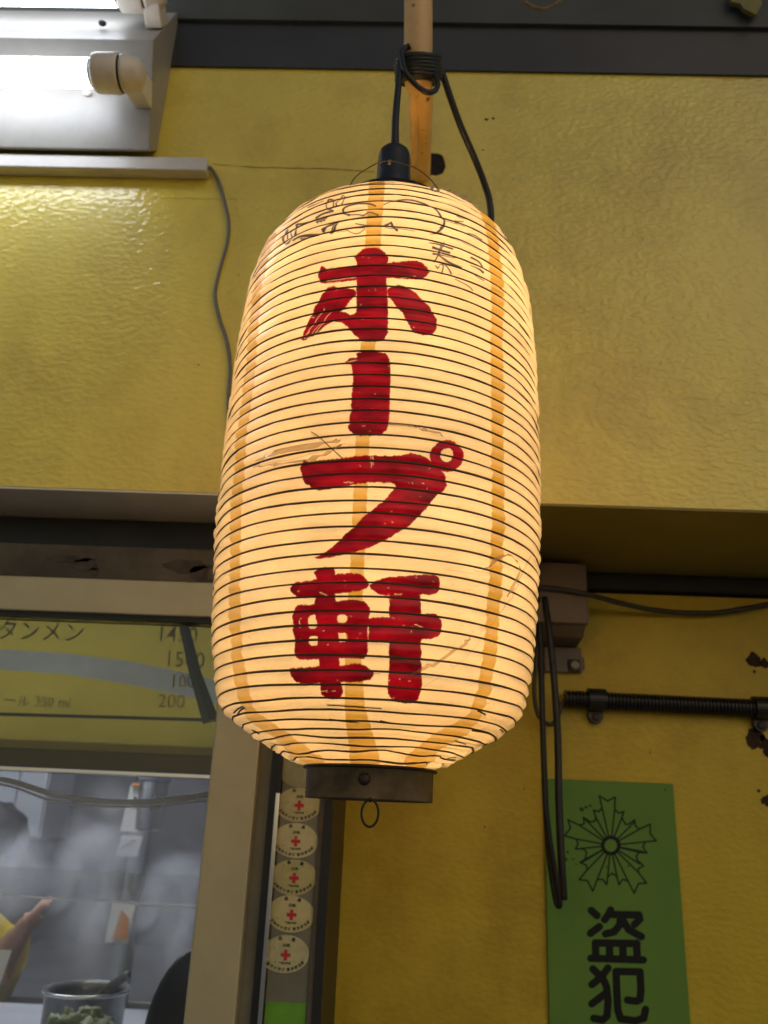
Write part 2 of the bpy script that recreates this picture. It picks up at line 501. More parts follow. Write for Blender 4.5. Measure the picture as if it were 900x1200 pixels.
def bamboo_mat():
    m = mat('bamboo', (0.85, 0.57, 0.26), 0.42, var=0.10, vscale=9, col2=(0.66, 0.38, 0.14), bump=0.15, bscale=120)
    n = m.node_tree.nodes; l = m.node_tree.links
    b = n['Principled BSDF']
    src = b.inputs['Base Color'].links[0].from_socket
    tc = n.new('ShaderNodeTexCoord')
    nz = n.new('ShaderNodeTexNoise'); nz.inputs['Scale'].default_value = 75; nz.inputs['Detail'].default_value = 3
    l.new(tc.outputs['Object'], nz.inputs['Vector'])
    cr = n.new('ShaderNodeValToRGB'); cr.color_ramp.elements[0].position = 0.64; cr.color_ramp.elements[1].position = 0.72
    l.new(nz.outputs['Fac'], cr.inputs[0])
    mx = n.new('ShaderNodeMix'); mx.data_type = 'RGBA'; mx.inputs['B'].default_value = (0.10, 0.05, 0.02, 1)
    l.new(cr.outputs[0], mx.inputs['Factor']); l.new(src, mx.inputs['A']); l.new(mx.outputs['Result'], b.inputs['Base Color'])
    return m
MBAM = bamboo_mat()

def glassy(name, col, transp, diff=0.0, rough=0.05, bump=0.0, refl=0.5, dcol=(0.6, 0.62, 0.66)):
    """thin clear sheet: mostly see-through, some surface reflection, some milky scatter"""
    m = bpy.data.materials.new(name); m.use_nodes = True
    n = m.node_tree.nodes; l = m.node_tree.links
    n.clear()
    out = n.new('ShaderNodeOutputMaterial')
    tr = n.new('ShaderNodeBsdfTransparent'); tr.inputs[0].default_value = (*col, 1)
    gl = n.new('ShaderNodeBsdfGlossy'); gl.inputs['Roughness'].default_value = rough
    fr = n.new('ShaderNodeFresnel'); fr.inputs['IOR'].default_value = 1.45
    ml = n.new('ShaderNodeMath'); ml.operation = 'MULTIPLY'; ml.inputs[1].default_value = refl*2
    l.new(fr.outputs[0], ml.inputs[0])
    d0 = n.new('ShaderNodeBsdfDiffuse'); d0.inputs[0].default_value = (*dcol, 1)
    t0 = n.new('ShaderNodeBsdfTranslucent'); t0.inputs[0].default_value = (*dcol, 1)
    df = n.new('ShaderNodeMixShader'); df.inputs[0].default_value = 0.5
    l.new(d0.outputs[0], df.inputs[1]); l.new(t0.outputs[0], df.inputs[2])
    m1 = n.new('ShaderNodeMixShader')
    if diff > 0:
        tc = n.new('ShaderNodeTexCoord'); nz = n.new('ShaderNodeTexNoise'); nz.inputs['Scale'].default_value = 6; nz.inputs['Detail'].default_value = 5
        mp = n.new('ShaderNodeMapping'); mp.inputs['Scale'].default_value = (0.5, 1, 2.2)
        l.new(tc.outputs['Object'], mp.inputs[0]); l.new(mp.outputs[0], nz.inputs['Vector'])
        mr = n.new('ShaderNodeMapRange'); mr.inputs['From Min'].default_value = 0.35; mr.inputs['From Max'].default_value = 0.7
        mr.inputs['To Min'].default_value = diff*0.4; mr.inputs['To Max'].default_value = diff*1.6
        l.new(nz.outputs['Fac'], mr.inputs['Value']); l.new(mr.outputs[0], m1.inputs[0])
    else:
        m1.inputs[0].default_value = 0
    l.new(tr.outputs[0], m1.inputs[1]); l.new(df.outputs[0], m1.inputs[2])
    m2 = n.new('ShaderNodeMixShader')
    l.new(ml.outputs[0], m2.inputs[0]); l.new(m1.outputs[0], m2.inputs[1]); l.new(gl.outputs[0], m2.inputs[2])
    l.new(m2.outputs[0], out.inputs[0])
    return m
MGLASS = glassy('window_glass', (0.92, 0.93, 0.90), 1, diff=0.025, refl=0.5)
MVINYL = glassy('clear_vinyl', (0.86, 0.87, 0.89), 1, diff=0.085, rough=0.2, refl=0.35)
MHEM = glassy('vinyl_hem', (0.85, 0.86, 0.88), 1, diff=0.62, rough=0.2, refl=0.6, dcol=(0.8, 0.8, 0.78))

# ================================================================== LARGE STRUCTURE
WY = 0.95        # front plane of the upper wall
WB = 0.361       # its lower edge
WT = 1.047       # where yellow paint meets the dark boards above
WR = 1.24        # recessed lower wall
JX = -0.076      # left end of the recessed wall

ob('ground', MB().add([(-60,-60,-H),(60,-60,-H),(60,60,-H),(-60,60,-H)], [(0,1,2,3)]), MASPH, kind='structure')

upw = thing('upper_wall', (0.0, WY+0.1, WB), 'glossy yellow textured wall above the window, behind the paper lantern', 'wall')
ob('wall_panel', MB().box(-1.6, 1.6, WY, WY+0.12, WB+0.002, WT), MW, upw)
ob('wall_top_board', MB().box(-1.6, 1.6, WY-0.004, WY+0.12, WT, WT+0.088), MNAVY, upw)
ob('wall_top_board', MB().box(-1.6, 1.6, WY-0.010, WY+0.12, WT+0.0885, WT+0.6), MNAVY2, upw)
# underside: painted on the right, grey laminate over the window
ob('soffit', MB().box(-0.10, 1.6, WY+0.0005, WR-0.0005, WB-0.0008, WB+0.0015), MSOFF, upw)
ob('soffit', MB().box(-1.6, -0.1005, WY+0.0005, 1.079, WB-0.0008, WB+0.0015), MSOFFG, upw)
# cracks in the paint
def ribbon(pts, wd, Y, jitter=0.0006):
    mb = MB(); P = [at(a, b, Y) for a, b in pts]
    out = []
    for i in range(len(P)-1):
        for k in range(6):
            t = k/6
            out.append((P[i][0]*(1-t)+P[i+1][0]*t, P[i][2]*(1-t)+P[i+1][2]*t))
    vs = []; fs = []
    for i, (x, z) in enumerate(out):
        wv = wd*random.uniform(0.15, 1.0); dz = random.uniform(-1, 1)*jitter
        vs += [(x, Y, z+dz-wv/2), (x, Y, z+dz+wv/2)]
        if i: fs.append((2*i-2, 2*i, 2*i+1, 2*i-1))
    return mb.add(vs, fs)
ob('paint_crack', ribbon([(247,192),(300,196),(360,197),(410,199),(445,202)], 0.0012, WY-0.0008), MCRACK, upw)
ob('paint_crack', ribbon([(180,232),(240,233),(300,234)], 0.0006, WY-0.0008), MCRACK, upw)
def splat(c, r, Y, n=26, amp=0.45, seed=1.0, thick=0.0008, squash=1.0):
    mb = MB(); vs = [(c[0], Y-thick, c[2])]
    for k in range(n):
        a = 2*PI*k/n
        q = r*max(0.4, 1+amp*mnoise.noise(Vector((math.cos(a)*1.7+seed, math.sin(a)*1.7, seed)))*1.6 + amp*0.4*mnoise.noise(Vector((math.cos(a)*6+seed, math.sin(a)*6, seed))))
        vs.append((c[0]+q*math.cos(a), Y-thick, c[2]+q*math.sin(a)*squash))
    vs += [(v[0], Y, v[2]) for v in vs[1:]]
    fs = [(0, 1+k, 1+(k+1) % n) for k in range(n)] + [(1+k, 1+n+k, 1+n+(k+1) % n, 1+(k+1) % n) for k in range(n)]
    return mb.add(vs, fs)
ob('paint_chip', splat(at(570,140,WY), 0.003, WY, seed=3, squash=0.5), MRUST, upw)
ob('paint_chip', splat(at(578,139,WY), 0.0016, WY, seed=5), MRUST, upw)
ob('paint_chip', splat(at(566,176,WY), 0.0014, WY, seed=8, squash=0.4), MCRACK, upw)

low = thing('lower_wall', (0.6, WR+0.05, -H), 'recessed matt yellow wall carrying the green sign, beside the door', 'wall')
ob('wall_panel', MB().box(JX-0.01, 1.6, WR, WR+0.12, -H, WB-0.03), MW2, low)
ob('moulding', MB().box(0.10, 1.6, WR-0.012, WR+0.1, WB-0.026, WB-0.0012), MBLACK, low, bevel=0.002)
for (a, b, r, sd) in ((883,773,0.010,1.3), (896,777,0.007,2.2), (884,787,0.0022,4.1), (884,866,0.013,5.2), (899,874,0.013,6.6), (889,927,0.0022,7.7), (898,938,0.007,8.3), (568,969,0.0012,9.1), (614,925,0.001,3.3)):
    ob('peeled_patch', splat(at(a,b,WR), r, WR, seed=sd, amp=0.32, n=36), MRUST, low)

# ------------------------------------------------------------------ window on the left
wf = thing('window_frame', (-0.9, 1.02, -0.4), 'champagne aluminium shop window frame with stained board head, left of the lantern', 'window')
ob('head_strip', MB().box(-1.6, -0.101, 1.054, 1.08, 0.29, WB-0.0012), MNAVY, wf, bevel=0.001)
ob('head_board', MB().box(-1.6, -0.101, 1.000, 1.06, 0.2625, 0.3055), MWOOD, wf, bevel=0.001)
ob('frame_rail', MB().box(-1.6, -0.218, 0.996, 1.05, 0.2185, 0.262), MALU, wf, bevel=0.002)
ob('glazing_bead', MB().box(-1.6, -0.2185, 1.001, 1.03, 0.2125, 0.2182), MBLACK, wf)
ob('frame_stile', MB().box(-0.2178, -0.1642, 0.994, 1.06, -0.9, 0.262), MALU, wf, bevel=0.002)
ob('weather_strip', MB().box(-0.1641, -0.1500, 1.012, 1.06, -0.9, 0.262), MALUD, wf)
ob('weather_strip', MB().box(-0.1499, -0.1420, 1.004, 1.06, -0.9, 0.262), MBLACK, wf)
stain = MB()
for (a, b, r, q, sd) in ((100,662,0.016,0.5,1), (80,655,0.028,0.16,2), (110,670,0.006,0.9,3), (235,672,0.014,0.7,4), (218,664,0.03,0.25,5), (246,685,0.006,1.2,6)):
    v = splat(at(a,b,1.0), r, 1.0, seed=sd, amp=0.28, squash=q, n=40)
    ob('board_stain', v, MSTAIN, wf)
ob('window_pane', MB().box(-1.6, -0.2185, 1.012, 1.016, 0.036, 0.2120), MGLASS, wf)
ob('pane_rail', MB().box(-1.6, -0.2185, 1.002, 1.03, 0.0315, 0.0365), MCHROME, wf, bevel=0.0008)

ds = thing('sliding_door_stile', (-0.11, 1.03, -0.9), 'grey door stile with oval member stickers, between bright strip and black edge', 'door frame')
ob('bright_strip', MB().box(-0.1418, -0.1370, 1.000, 1.05, -0.9, 0.02), MCHROME, ds, bevel=0.0008)
ob('bright_strip', MB().box(-0.1418, -0.1370, 1.003, 1.05, 0.0202, 0.262), MBLACK, ds)
ob('stile_panel', MB().box(-0.1368, -0.0912, 1.010, 1.06, -0.9, 0.262), MALUD, ds, bevel=0.001)
ob('stile_edge', MB().box(-0.0911, -0.0860, 1.006, 1.06, -0.9, 0.262), MWOOD, ds)
ob('stile_seal', MB().box(-0.0859, JX, 1.004, WR+0.01, -0.9, WB-0.005), MBLACK, ds)
ob('door_head', MB().box(-0.1641, JX, 1.02, 1.06, 0.2625, 0.3055), MBLACK, ds)

# lower shopfront panel below the opening
ob('shopfront_panel', MB().box(-1.6, -0.2185, 1.03, 1.09, -H, -0.44), MALUD, label='dull aluminium panel below the kitchen window', cat='panel')

# menu banner behind the pane: sheet and band stand in for reflected wall and tube
def mY(x, z): return 1.075 + 0.012*math.sin((z-0.03)*22)
def mbanner(z0f, z1f, off=0.0, n=40, m=10):
    mb = MB(); vs = []; fs = []
    for i in range(n+1):
        x = -0.75 + 0.53*i/n
        for j in range(m+1):
            z = z0f(x) + (z1f(x)-z0f(x))*j/m
            vs.append((x, mY(x, z)-off, z))
    for i in range(n):
        for j in range(m):
            a = i*(m+1)+j
            fs.append((a, a+m+1, a+m+2, a+1))
    return mb.add(vs, fs)
Yb = 1.075
menu = thing('menu_reflection_banner', (-0.5, Yb, 0.05), 'yellow banner standing in for the reflected wall and tube, with menu prices, behind the upper window pane', 'banner')
def bandz(px):      # top and bottom of the tube reflection in the photograph
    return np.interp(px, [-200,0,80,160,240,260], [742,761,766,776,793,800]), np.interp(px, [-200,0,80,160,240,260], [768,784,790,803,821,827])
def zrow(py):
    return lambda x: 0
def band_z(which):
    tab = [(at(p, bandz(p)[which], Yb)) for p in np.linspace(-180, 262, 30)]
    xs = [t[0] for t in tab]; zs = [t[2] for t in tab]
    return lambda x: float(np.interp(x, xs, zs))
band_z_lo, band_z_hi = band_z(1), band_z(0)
ob('tube_reflection_band', mbanner(band_z_lo, band_z_hi, 0.0, 40, 4), MGREYB, menu, smooth=True, fixn=False)  # pale strip coloured in place of the tube's reflection
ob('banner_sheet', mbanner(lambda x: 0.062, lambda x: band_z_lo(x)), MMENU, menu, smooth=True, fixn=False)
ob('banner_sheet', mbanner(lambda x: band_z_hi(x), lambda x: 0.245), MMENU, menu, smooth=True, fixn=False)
def row_z(pts):
    tab = [at(a, b, Yb) for a, b in pts]
    return lambda x: float(np.interp(x, [t[0] for t in tab], [t[2] for t in tab]))
ob('banner_seam', mbanner(row_z([(-100,836),(0,838),(250,845)]), row_z([(-100,832),(0,834),(250,841)]), 0.003, 20, 1), MBROWNB, menu, fixn=False)
for txt, a, b, sz, mm in (('ワンタンメン', 27, 743, 0.0290, MMENUT), ('1450', 211, 747, 0.027, MMENUT), ('1500', 218, 775, 0.027, MMENUR),
                      ('ビール 350 ml', 34, 822, 0.0175, MMENUT), ('200', 200, 822, 0.024, MMENUT), ('100', 214, 799, 0.022, MMENUR)):
    mb = MB(); put_text(mb, txt, sz, at(a, b, Yb), bold=0.0001, yfun=lambda X, Z: mY(X, Z)-0.0065)
    ob('lettering', mb, mm, menu, fixn=False)
ob('banner_board', MB().box(-1.6, -0.2185, 1.10, 1.12, 0.034, 0.085), MBROWNB, menu)
a = at(214,726,1.05); b = at(229,790,1.05); c = at(247,845,1.05)
ob('window_stay', MB().tube([a, b, c], [0.0060,0.0075,0.010], 4), MNAVY, label='dark diagonal stay crossing the menu prices at the pane corner', cat='bracket')

# ------------------------------------------------------------------ kitchen room
kr = thing('kitchen_room', (-1.2, 2.4, -H), 'steamy grey kitchen interior seen through the window', 'room')
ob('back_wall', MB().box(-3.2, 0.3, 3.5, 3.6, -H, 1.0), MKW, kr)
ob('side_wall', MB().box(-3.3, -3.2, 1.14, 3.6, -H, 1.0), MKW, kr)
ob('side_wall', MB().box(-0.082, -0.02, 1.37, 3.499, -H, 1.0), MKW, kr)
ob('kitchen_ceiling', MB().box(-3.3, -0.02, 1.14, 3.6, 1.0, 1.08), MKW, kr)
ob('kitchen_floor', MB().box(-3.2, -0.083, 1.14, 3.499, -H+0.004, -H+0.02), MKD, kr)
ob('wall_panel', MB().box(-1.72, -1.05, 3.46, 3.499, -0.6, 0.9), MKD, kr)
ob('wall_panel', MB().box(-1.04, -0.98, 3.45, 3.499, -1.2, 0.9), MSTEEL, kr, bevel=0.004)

kl = thing('unseen_kitchen_light', (-1.1, 2.1, 0.95), 'unseen twin tube light added at the ceiling to light the kitchen', 'ceiling light')  # out of view, put in as the interior's light source
ob('light_body', MB().box(-1.9, -0.4, 2.02, 2.18, 0.955, 0.998), MWHITE, kl, bevel=0.004)
for yy in (2.05, 2.15):
    ob('light_tube', MB().lathe([(0,0.016),(1.4,0.016)], (-1.85, yy, 0.93), 10, 'x'), MKTUBE, kl, smooth=True)

cab = thing('wall_cabinet', (-1.98, 3.3, -0.1), 'pale grey wall cabinet at the back left of the kitchen', 'cabinet')
p0 = at(-60, 900, 3.2); p1 = at(47, 984, 3.2)
ob('cabinet_body', MB().box(p0[0], p1[0], 3.2, 3.45, p1[2], 0.6), MKC, cab, bevel=0.004)
pm = at(20, 940, 3.2)
ob('cabinet_door', MB().box(p0[0]+0.01, pm[0]-0.004, 3.185, 3.199, p1[2]+0.01, 0.59), MKC, cab, bevel=0.003)
ob('cabinet_door', MB().box(pm[0]+0.004, p1[0]-0.004, 3.185, 3.199, p1[2]+0.01, 0.59), MKC, cab, bevel=0.003)

pp = thing('service_pipe', (at(160,1000,2.5)[0], 2.5, -1.2), 'pale vertical pipe standing behind the pot in the kitchen', 'pipe')
a = at(168,975,2.5)
ob('pipe_tube', MB().lathe([(-1.2,0.017),(0.9,0.017)], (a[0],2.5,0), 16), MKC, pp, smooth=True)
for zz in (-0.75, -0.2, 0.5):
    ob('pipe_collar', MB().lathe([(-0.02,0.023),(0.02,0.023)], (a[0],2.5,zz), 16), MSTEEL, pp, smooth=False)

def card(name, x0, y0, x1, y1, Y, m, lab, cat, tilt=0.0, th=0.006, printing=None):
    a = at(x0, y0, Y); b = at(x1, y1, Y)
    mb = MB().prismy([(a[0], b[2]), (b[0], b[2]), (b[0]+tilt, a[2]), (a[0]+tilt, a[2])], Y, Y+th)
    t = thing(name, ((a[0]+b[0])/2, Y, b[2]), lab, cat)
    ob('sheet', mb, m, t, bevel=0.001)
    return t, a, b
t, a, b = card('hanging_notice', 148, 920, 161, 975, 2.44, MPAPER, 'white narrow notice hanging from a clip beside the clear jar', 'notice', 0.012)
ob('clip', MB().box((a[0]+b[0])/2-0.006, (a[0]+b[0])/2+0.022, 2.432, 2.445, a[2]-0.003, a[2]+0.006), MORNG, t, bevel=0.002)
ob('dark_slot', MB().box((a[0]+b[0])/2+0.002, (a[0]+b[0])/2+0.010, 2.436, 2.4395, a[2]-0.055, a[2]-0.03), MBLACK, t)
t, a, b = card('stuck_note', 139, 979, 161, 1004, 2.43, MPAPER, 'crumpled white note below the hanging notice', 'note', 0.008)
mb = MB().tube([(a[0]+0.01,2.4275,b[2]+0.015),(a[0]+0.03,2.4275,b[2]+0.035),(b[0]-0.01,2.4275,a[2]-0.01)], 0.0015, 5)
ob('scribble', mb, MINK, t)
t, a, b = card('seasoning_packet', 129, 1056, 150, 1106, 2.43, MPAPER, 'white and orange packet hanging low beside the pipe', 'packet', 0.006)
ob('orange_print', MB().prismy([(a[0]+0.02, b[2]+0.012), (b[0]-0.003, b[2]+0.012), (b[0]-0.006, b[2]+0.06), (a[0]+0.034, b[2]+0.08)], 2.426, 2.4295), MORNG, t)

jar = thing('clear_jar', (at(180,965,2.3)[0], 2.3, at(180,968,2.3)[2]), 'clear plastic jar with blue lid under the window rail', 'jar')
ja = at(178,940,2.3)
ob('jar_wall', MB().lathe([(-0.07,0.030),(-0.065,0.034),(0.055,0.038),(0.06,0.036)], (ja[0],2.3,ja[2]), 24), MVINYL, jar, smooth=True)
ob('jar_lid', MB().lathe([(0.061,0.040),(0.075,0.041),(0.080,0.030),(0.082,0.004)], (ja[0],2.3,ja[2]-0.01), 24), mat('blue_white_plastic', (0.45,0.52,0.70), 0.25, var=0.1), jar, smooth=True)

# counter and pots
cz = at(100, 1183, 1.95)[2]
ct = thing('kitchen_counter', (-1.0, 1.5, -H), 'pale counter top just inside the kitchen window', 'counter')
ob('counter_top', MB().box(-2.4, -0.24, 1.28, 1.98, cz-0.035, cz), MCOUNT, ct, bevel=0.004)
ob('counter_base', MB().box(-2.4, -0.26, 1.32, 1.95, -H+0.021, cz-0.036), MSTEEL, ct)
px = at(101, 1165, 1.66)
prz = at(101, 1161, 1.66)[2]
pot = thing('cooking_pot', (px[0], 1.66, cz), 'steel cooking pot steaming on the counter, ladle leaning out', 'pot')
PR = 0.069
cy = 1.66
ob('pot_wall', MB().lathe([(cz+0.002,PR*0.93),(cz+0.01,PR*0.985),(prz-0.004,PR),(prz,PR+0.005),(prz+0.003,PR+0.003),(prz+0.001,PR-0.004),(prz-0.006,PR-0.005),(cz+0.012,PR*0.95),(cz+0.009,PR*0.9)], (px[0],cy,0), 48), MPOTW, pot, smooth=True)
ob('pot_rim', MB().tube([(px[0]+(PR+0.003)*math.cos(2*PI*k/48), cy+(PR+0.003)*math.sin(2*PI*k/48), prz+0.002) for k in range(48)], 0.0035, 8, closed=True), MCHROME, pot, smooth=True)
ob('broth', MB().lathe([(prz-0.025,PR*0.94),(prz-0.0249,0.001)], (px[0],cy,0), 32), mat('cloudy_broth', (0.22,0.22,0.17), 0.25, var=0.2, vscale=30), pot)
lad = thing('ladle', (px[0]+0.04, cy, prz-0.02), 'steel ladle leaning out over the pot rim', 'ladle')
l0 = (px[0]+0.02, cy+0.01, prz-0.015); l1 = at(150, 1142, 1.60)
ob('ladle_handle', MB().tube([l0, ((l0[0]+l1[0])/2,(l0[1]+l1[1])/2,(l0[2]+l1[2])/2+0.003), l1], [0.011,0.009,0.006], 8, smooth=4), MPOTW, lad, smooth=True)
ob('ladle_bowl', MB().blob((l0[0]-0.01,l0[1],l0[2]-0.01), (0.024,0.024,0.014)), MPOTW, lad, smooth=True)
bx_ = at(97, 1195, 1.50)[0]+0.005
gb = thing('vegetable_bowl', (bx_, 1.50, cz), 'bowl heaped with pale green chopped cabbage in front of the pot', 'bowl')
vz = at(100, 1206, 1.52)[2]
ob('bowl_shell', MB().lathe([(-0.05,0.030),(-0.03,0.048),(0.0,0.062),(0.003,0.062)], (bx_-0.005,1.50,vz-0.006), 32), MPOTW, gb, smooth=True)
for i in range(34):
    a_ = random.uniform(0, 2*PI); rr = 0.052*math.sqrt(random.random())
    c = (bx_-0.005+rr*math.cos(a_), 1.50+rr*math.sin(a_)*0.8, vz+0.004+0.018*(1-(rr/0.058)**2)*random.uniform(0.4,1.4))
    ob('cabbage_piece', MB().blob(c, (random.uniform(0.008,0.016), random.uniform(0.008,0.014), random.uniform(0.005,0.010)), 8, 6, amp=0.9, seed=i*1.7), MLEAF, gb, smooth=True)
sk = at(130, 1130, 2.7)
ob('stove_block', MB().box(sk[0]-0.5, -0.084, 2.5, 3.44, -H+0.021, sk[2]-0.052), MSTEEL, label='steel stove block standing behind the steaming pot', cat='stove', bevel=0.004)
# black rounded shape low on the right: not identified, a chair back made up for it
hx = at(205, 1208, 1.18)
bc = thing('black_rounded_form', (hx[0], 1.24, hx[2]-0.09), 'unidentified black rounded shape, built as a chair back, inside the window, lower right', 'chair')
bm_ = [(0.0,0.001)]
ob('backrest_pad', MB().blob((hx[0]+0.012, 1.24, hx[2]-0.035), (0.068, 0.022, 0.120), 28, 18), MBLACK, bc, smooth=True)
ob('backrest_post', MB().box(hx[0]-0.01, hx[0]+0.03, 1.235, 1.25, -1.1, hx[2]-0.12), MBLACK, bc)
wp = at(-20,1115,1.7)
t = thing('propped_sheet', (wp[0],1.7,cz), 'pale white sheet propped against the person in yellow', 'sheet')
q = [at(-60,1112,1.7), at(13,1114,1.7), at(0,1152,1.7), at(-10,1180,1.7), at(-60,1182,1.7)]
ob('sheet_panel', MB().prismy([(a[0],a[2]) for a in q][::-1], 1.7, 1.704), MPAPER, t)

# vinyl curtain in the opening
cur = thing('vinyl_curtain', (-0.6, 1.06, -0.1), 'clear plastic curtain sheet with sagging hem, hung under the steel rail', 'curtain')
def curt(z0, z1, x0=-1.3, x1=-0.2190, Y=1.060, n=60, m=16, ph=0):
    mb = MB(); vs = []; fs = []
    for i in range(n+1):
        x = x0+(x1-x0)*i/n
        for j in range(m+1):
            t = j/m; z = z0+(z1-z0)*t
            vs.append((x, Y+0.006*mnoise.noise(Vector((x*7, z*9, ph)))+0.004*math.sin(x*20+ph), z))
    for i in range(n):
        for j in range(m):
            a = i*(m+1)+j; fs.append((a, a+m+1, a+m+2, a+1))
    return mb.add(vs, fs)
zl = at(120,1055,1.06)[2]
ob('curtain_sheet', curt(zl, 0.034), MVINYL, cur, smooth=True, fixn=False)
ob('curtain_sheet', curt(-0.43, zl+0.03, Y=1.072, ph=5), MGLASS, cur, smooth=True, fixn=False)
def hem(pts, r, nm='curtain_hem', Y=1.05):
    ob(nm, MB().tube([at(a, b, Y) for a, b in pts], r, 6, smooth=6), MHEM, cur, smooth=True)
MHEM = mat('milky_vinyl_hem', (0.92, 0.92, 0.94), 0.35, var=0.04, vscale=30)
backlit(MHEM, 0.75)
hem([(-80,905),(5,914),(60,930),(110,938),(165,940),(210,936),(252,930)], 0.0035)
hem([(-80,912),(5,920),(60,938),(110,944),(165,945),(210,941),(252,938)], 0.0014)
hem([(-80,1044),(0,1048),(60,1053),(130,1056),(180,1062),(236,1064)], 0.0012)

# steam over the pot
def steam_mat():
    m = bpy.data.materials.new('steam'); m.use_nodes = True
    n = m.node_tree.nodes; l = m.node_tree.links; n.clear()
    out = n.new('ShaderNodeOutputMaterial'); v = n.new('ShaderNodeVolumePrincipled')
    v.inputs['Color'].default_value = (0.95, 0.96, 1.0, 1)
    tc = n.new('ShaderNodeTexCoord')
    nz = n.new('ShaderNodeTexNoise'); nz.inputs['Scale'].default_value = 9; nz.inputs['Detail'].default_value = 3; nz.inputs['Distortion'].default_value = 0.8
    mp = n.new('ShaderNodeMapping'); mp.inputs['Scale'].default_value = (1.0, 1.0, 0.9)
    l.new(tc.outputs['Object'], mp.inputs[0]); l.new(mp.outputs[0], nz.inputs['Vector'])
    r = n.new('ShaderNodeMapRange'); r.inputs['From Min'].default_value = 0.38; r.inputs['From Max'].default_value = 0.85
    r.inputs['To Max'].default_value = 62
    l.new(nz.outputs['Fac'], r.inputs['Value'])
    # fades towards the surface of the plume
    gr = n.new('ShaderNodeVectorMath'); gr.operation = 'LENGTH'
    mp2 = n.new('ShaderNodeMapping'); mp2.vector_type = 'POINT'
    mp2.inputs['Scale'].default_value = (2, 2, 2); mp2.inputs['Location'].default_value = (-1, -1, -1)
    l.new(tc.outputs['Generated'], mp2.inputs[0]); l.new(mp2.outputs[0], gr.inputs[0])
    f = n.new('ShaderNodeMapRange'); f.inputs['From Min'].default_value = 0.25; f.inputs['From Max'].default_value = 1.0
    f.inputs['To Min'].default_value = 1; f.inputs['To Max'].default_value = 0
    l.new(gr.outputs['Value'], f.inputs['Value'])
    mu = n.new('ShaderNodeMath'); mu.operation = 'MULTIPLY'
    l.new(r.outputs[0], mu.inputs[0]); l.new(f.outputs[0], mu.inputs[1]); l.new(mu.outputs[0], v.inputs['Density'])
    l.new(v.outputs[0], out.inputs['Volume'])
    return m
MST = steam_mat()
MHZ = bpy.data.materials.new('kitchen_haze'); MHZ.use_nodes = True
_n = MHZ.node_tree.nodes; _n.clear()
_v = _n.new('ShaderNodeVolumePrincipled'); _v.inputs['Density'].default_value = 0.09; _v.inputs['Color'].default_value = (0.95, 0.95, 1.0, 1)
_o = _n.new('ShaderNodeOutputMaterial'); MHZ.node_tree.links.new(_v.outputs[0], _o.inputs['Volume'])
ob('kitchen_haze', MB().box(-3.19, -0.11, 1.17, 3.44, -H+0.03, 0.94), MHZ, label='thin steamy haze hanging all through the kitchen', cat='haze', kind='stuff')
stc = (px[0]-0.035, 1.72, prz+0.17)
ob('steam', MB().blob(stc, (0.085,0.085,0.20), 20, 14), MST, org=(stc[0], stc[1], stc[2]-0.2), label='white steam rising from the cooking pot', cat='steam', kind='stuff')
st2 = at(205, 1075, 2.0)
ob('steam', MB().blob(st2, (0.10,0.08,0.17), 20, 14), MST, org=(st2[0], st2[1], st2[2]-0.17), label='faint steam drifting on the right of the kitchen pipe', cat='steam', kind='stuff')

st3 = at(8, 1010, 1.75)
st3 = (st3[0], 1.75, st3[2]-0.02)
ob('steam', MB().blob(st3, (0.13,0.08,0.10), 20, 14), MST, org=(st3[0], st3[1], st3[2]-0.1), label='veil of steam in front of the person in yellow', cat='steam', kind='stuff')
# ------------------------------------------------------------------ the cook in yellow
def skin_body(name, joints, edges, m, parent, levels=2):
    """joints: list of (x,y,z,r) ; one skinned continuous surface"""
    me = bpy.data.meshes.new(name)
    base = ORG[parent.name]
    me.from_pydata([(j[0]-base[0], j[1]-base[1], j[2]-base[2]) for j in joints], edges, [])
    o = bpy.data.objects.new(name, me); COL.objects.link(o)
    sk_ = o.modifiers.new('skin', 'SKIN'); sk_.use_smooth_shade = True
    for i, j in enumerate(joints):
        me.skin_vertices[0].data[i].radius = (j[3], j[3]*(j[4] if len(j) > 4 else 1)) if len(j) > 4 else (j[3], j[3])
    me.skin_vertices[0].data[0].use_root = True
    ss = o.modifiers.new('sub', 'SUBSURF'); ss.levels = levels; ss.render_levels = levels
    me.materials.append(m)
    o.parent = parent
    ORG[o.name] = base
    return o
PY = 2.25
hd = at(-14, 1003, PY)          # head centre
cx, hz = hd[0], hd[2]
pr = thing('person', (cx, PY, -H+0.02), 'person in a yellow T-shirt raising one hand in the steamy kitchen', 'person')
hand = at(32, 1082, PY-0.10)
wrist = at(24, 1092, PY-0.09)
elbow = at(4, 1122, PY-0.05)
sh = (cx-0.02, PY-0.10, hz-0.235)
J = [(cx-0.08,PY,-0.62,0.14,0.75), (cx-0.08,PY,-0.45,0.125,0.75), (cx-0.08,PY,-0.32,0.13,0.7), (cx-0.06,PY,hz-0.21,0.09,0.8), (cx-0.03,PY,hz-0.13,0.055), (cx,PY,hz-0.04,0.07,1.1), (cx,PY,hz+0.05,0.082,1.1), (cx,PY,hz+0.11,0.05)]
E_ = [(i, i+1) for i in range(7)]
def chain(start, pts):
    k = start
    for q in pts:
        J.append(q); E_.append((k, len(J)-1)); k = len(J)-1
    return k
w1 = chain(3, [(sh[0],sh[1],sh[2],0.058), (*elbow,0.038), (*wrist,0.025), (hand[0],hand[1],hand[2],0.030,0.5)])
hv = Vector(hand)-Vector(wrist); hv.normalize()
sd = Vector((0.45, -0.8, 0.3)).normalized()
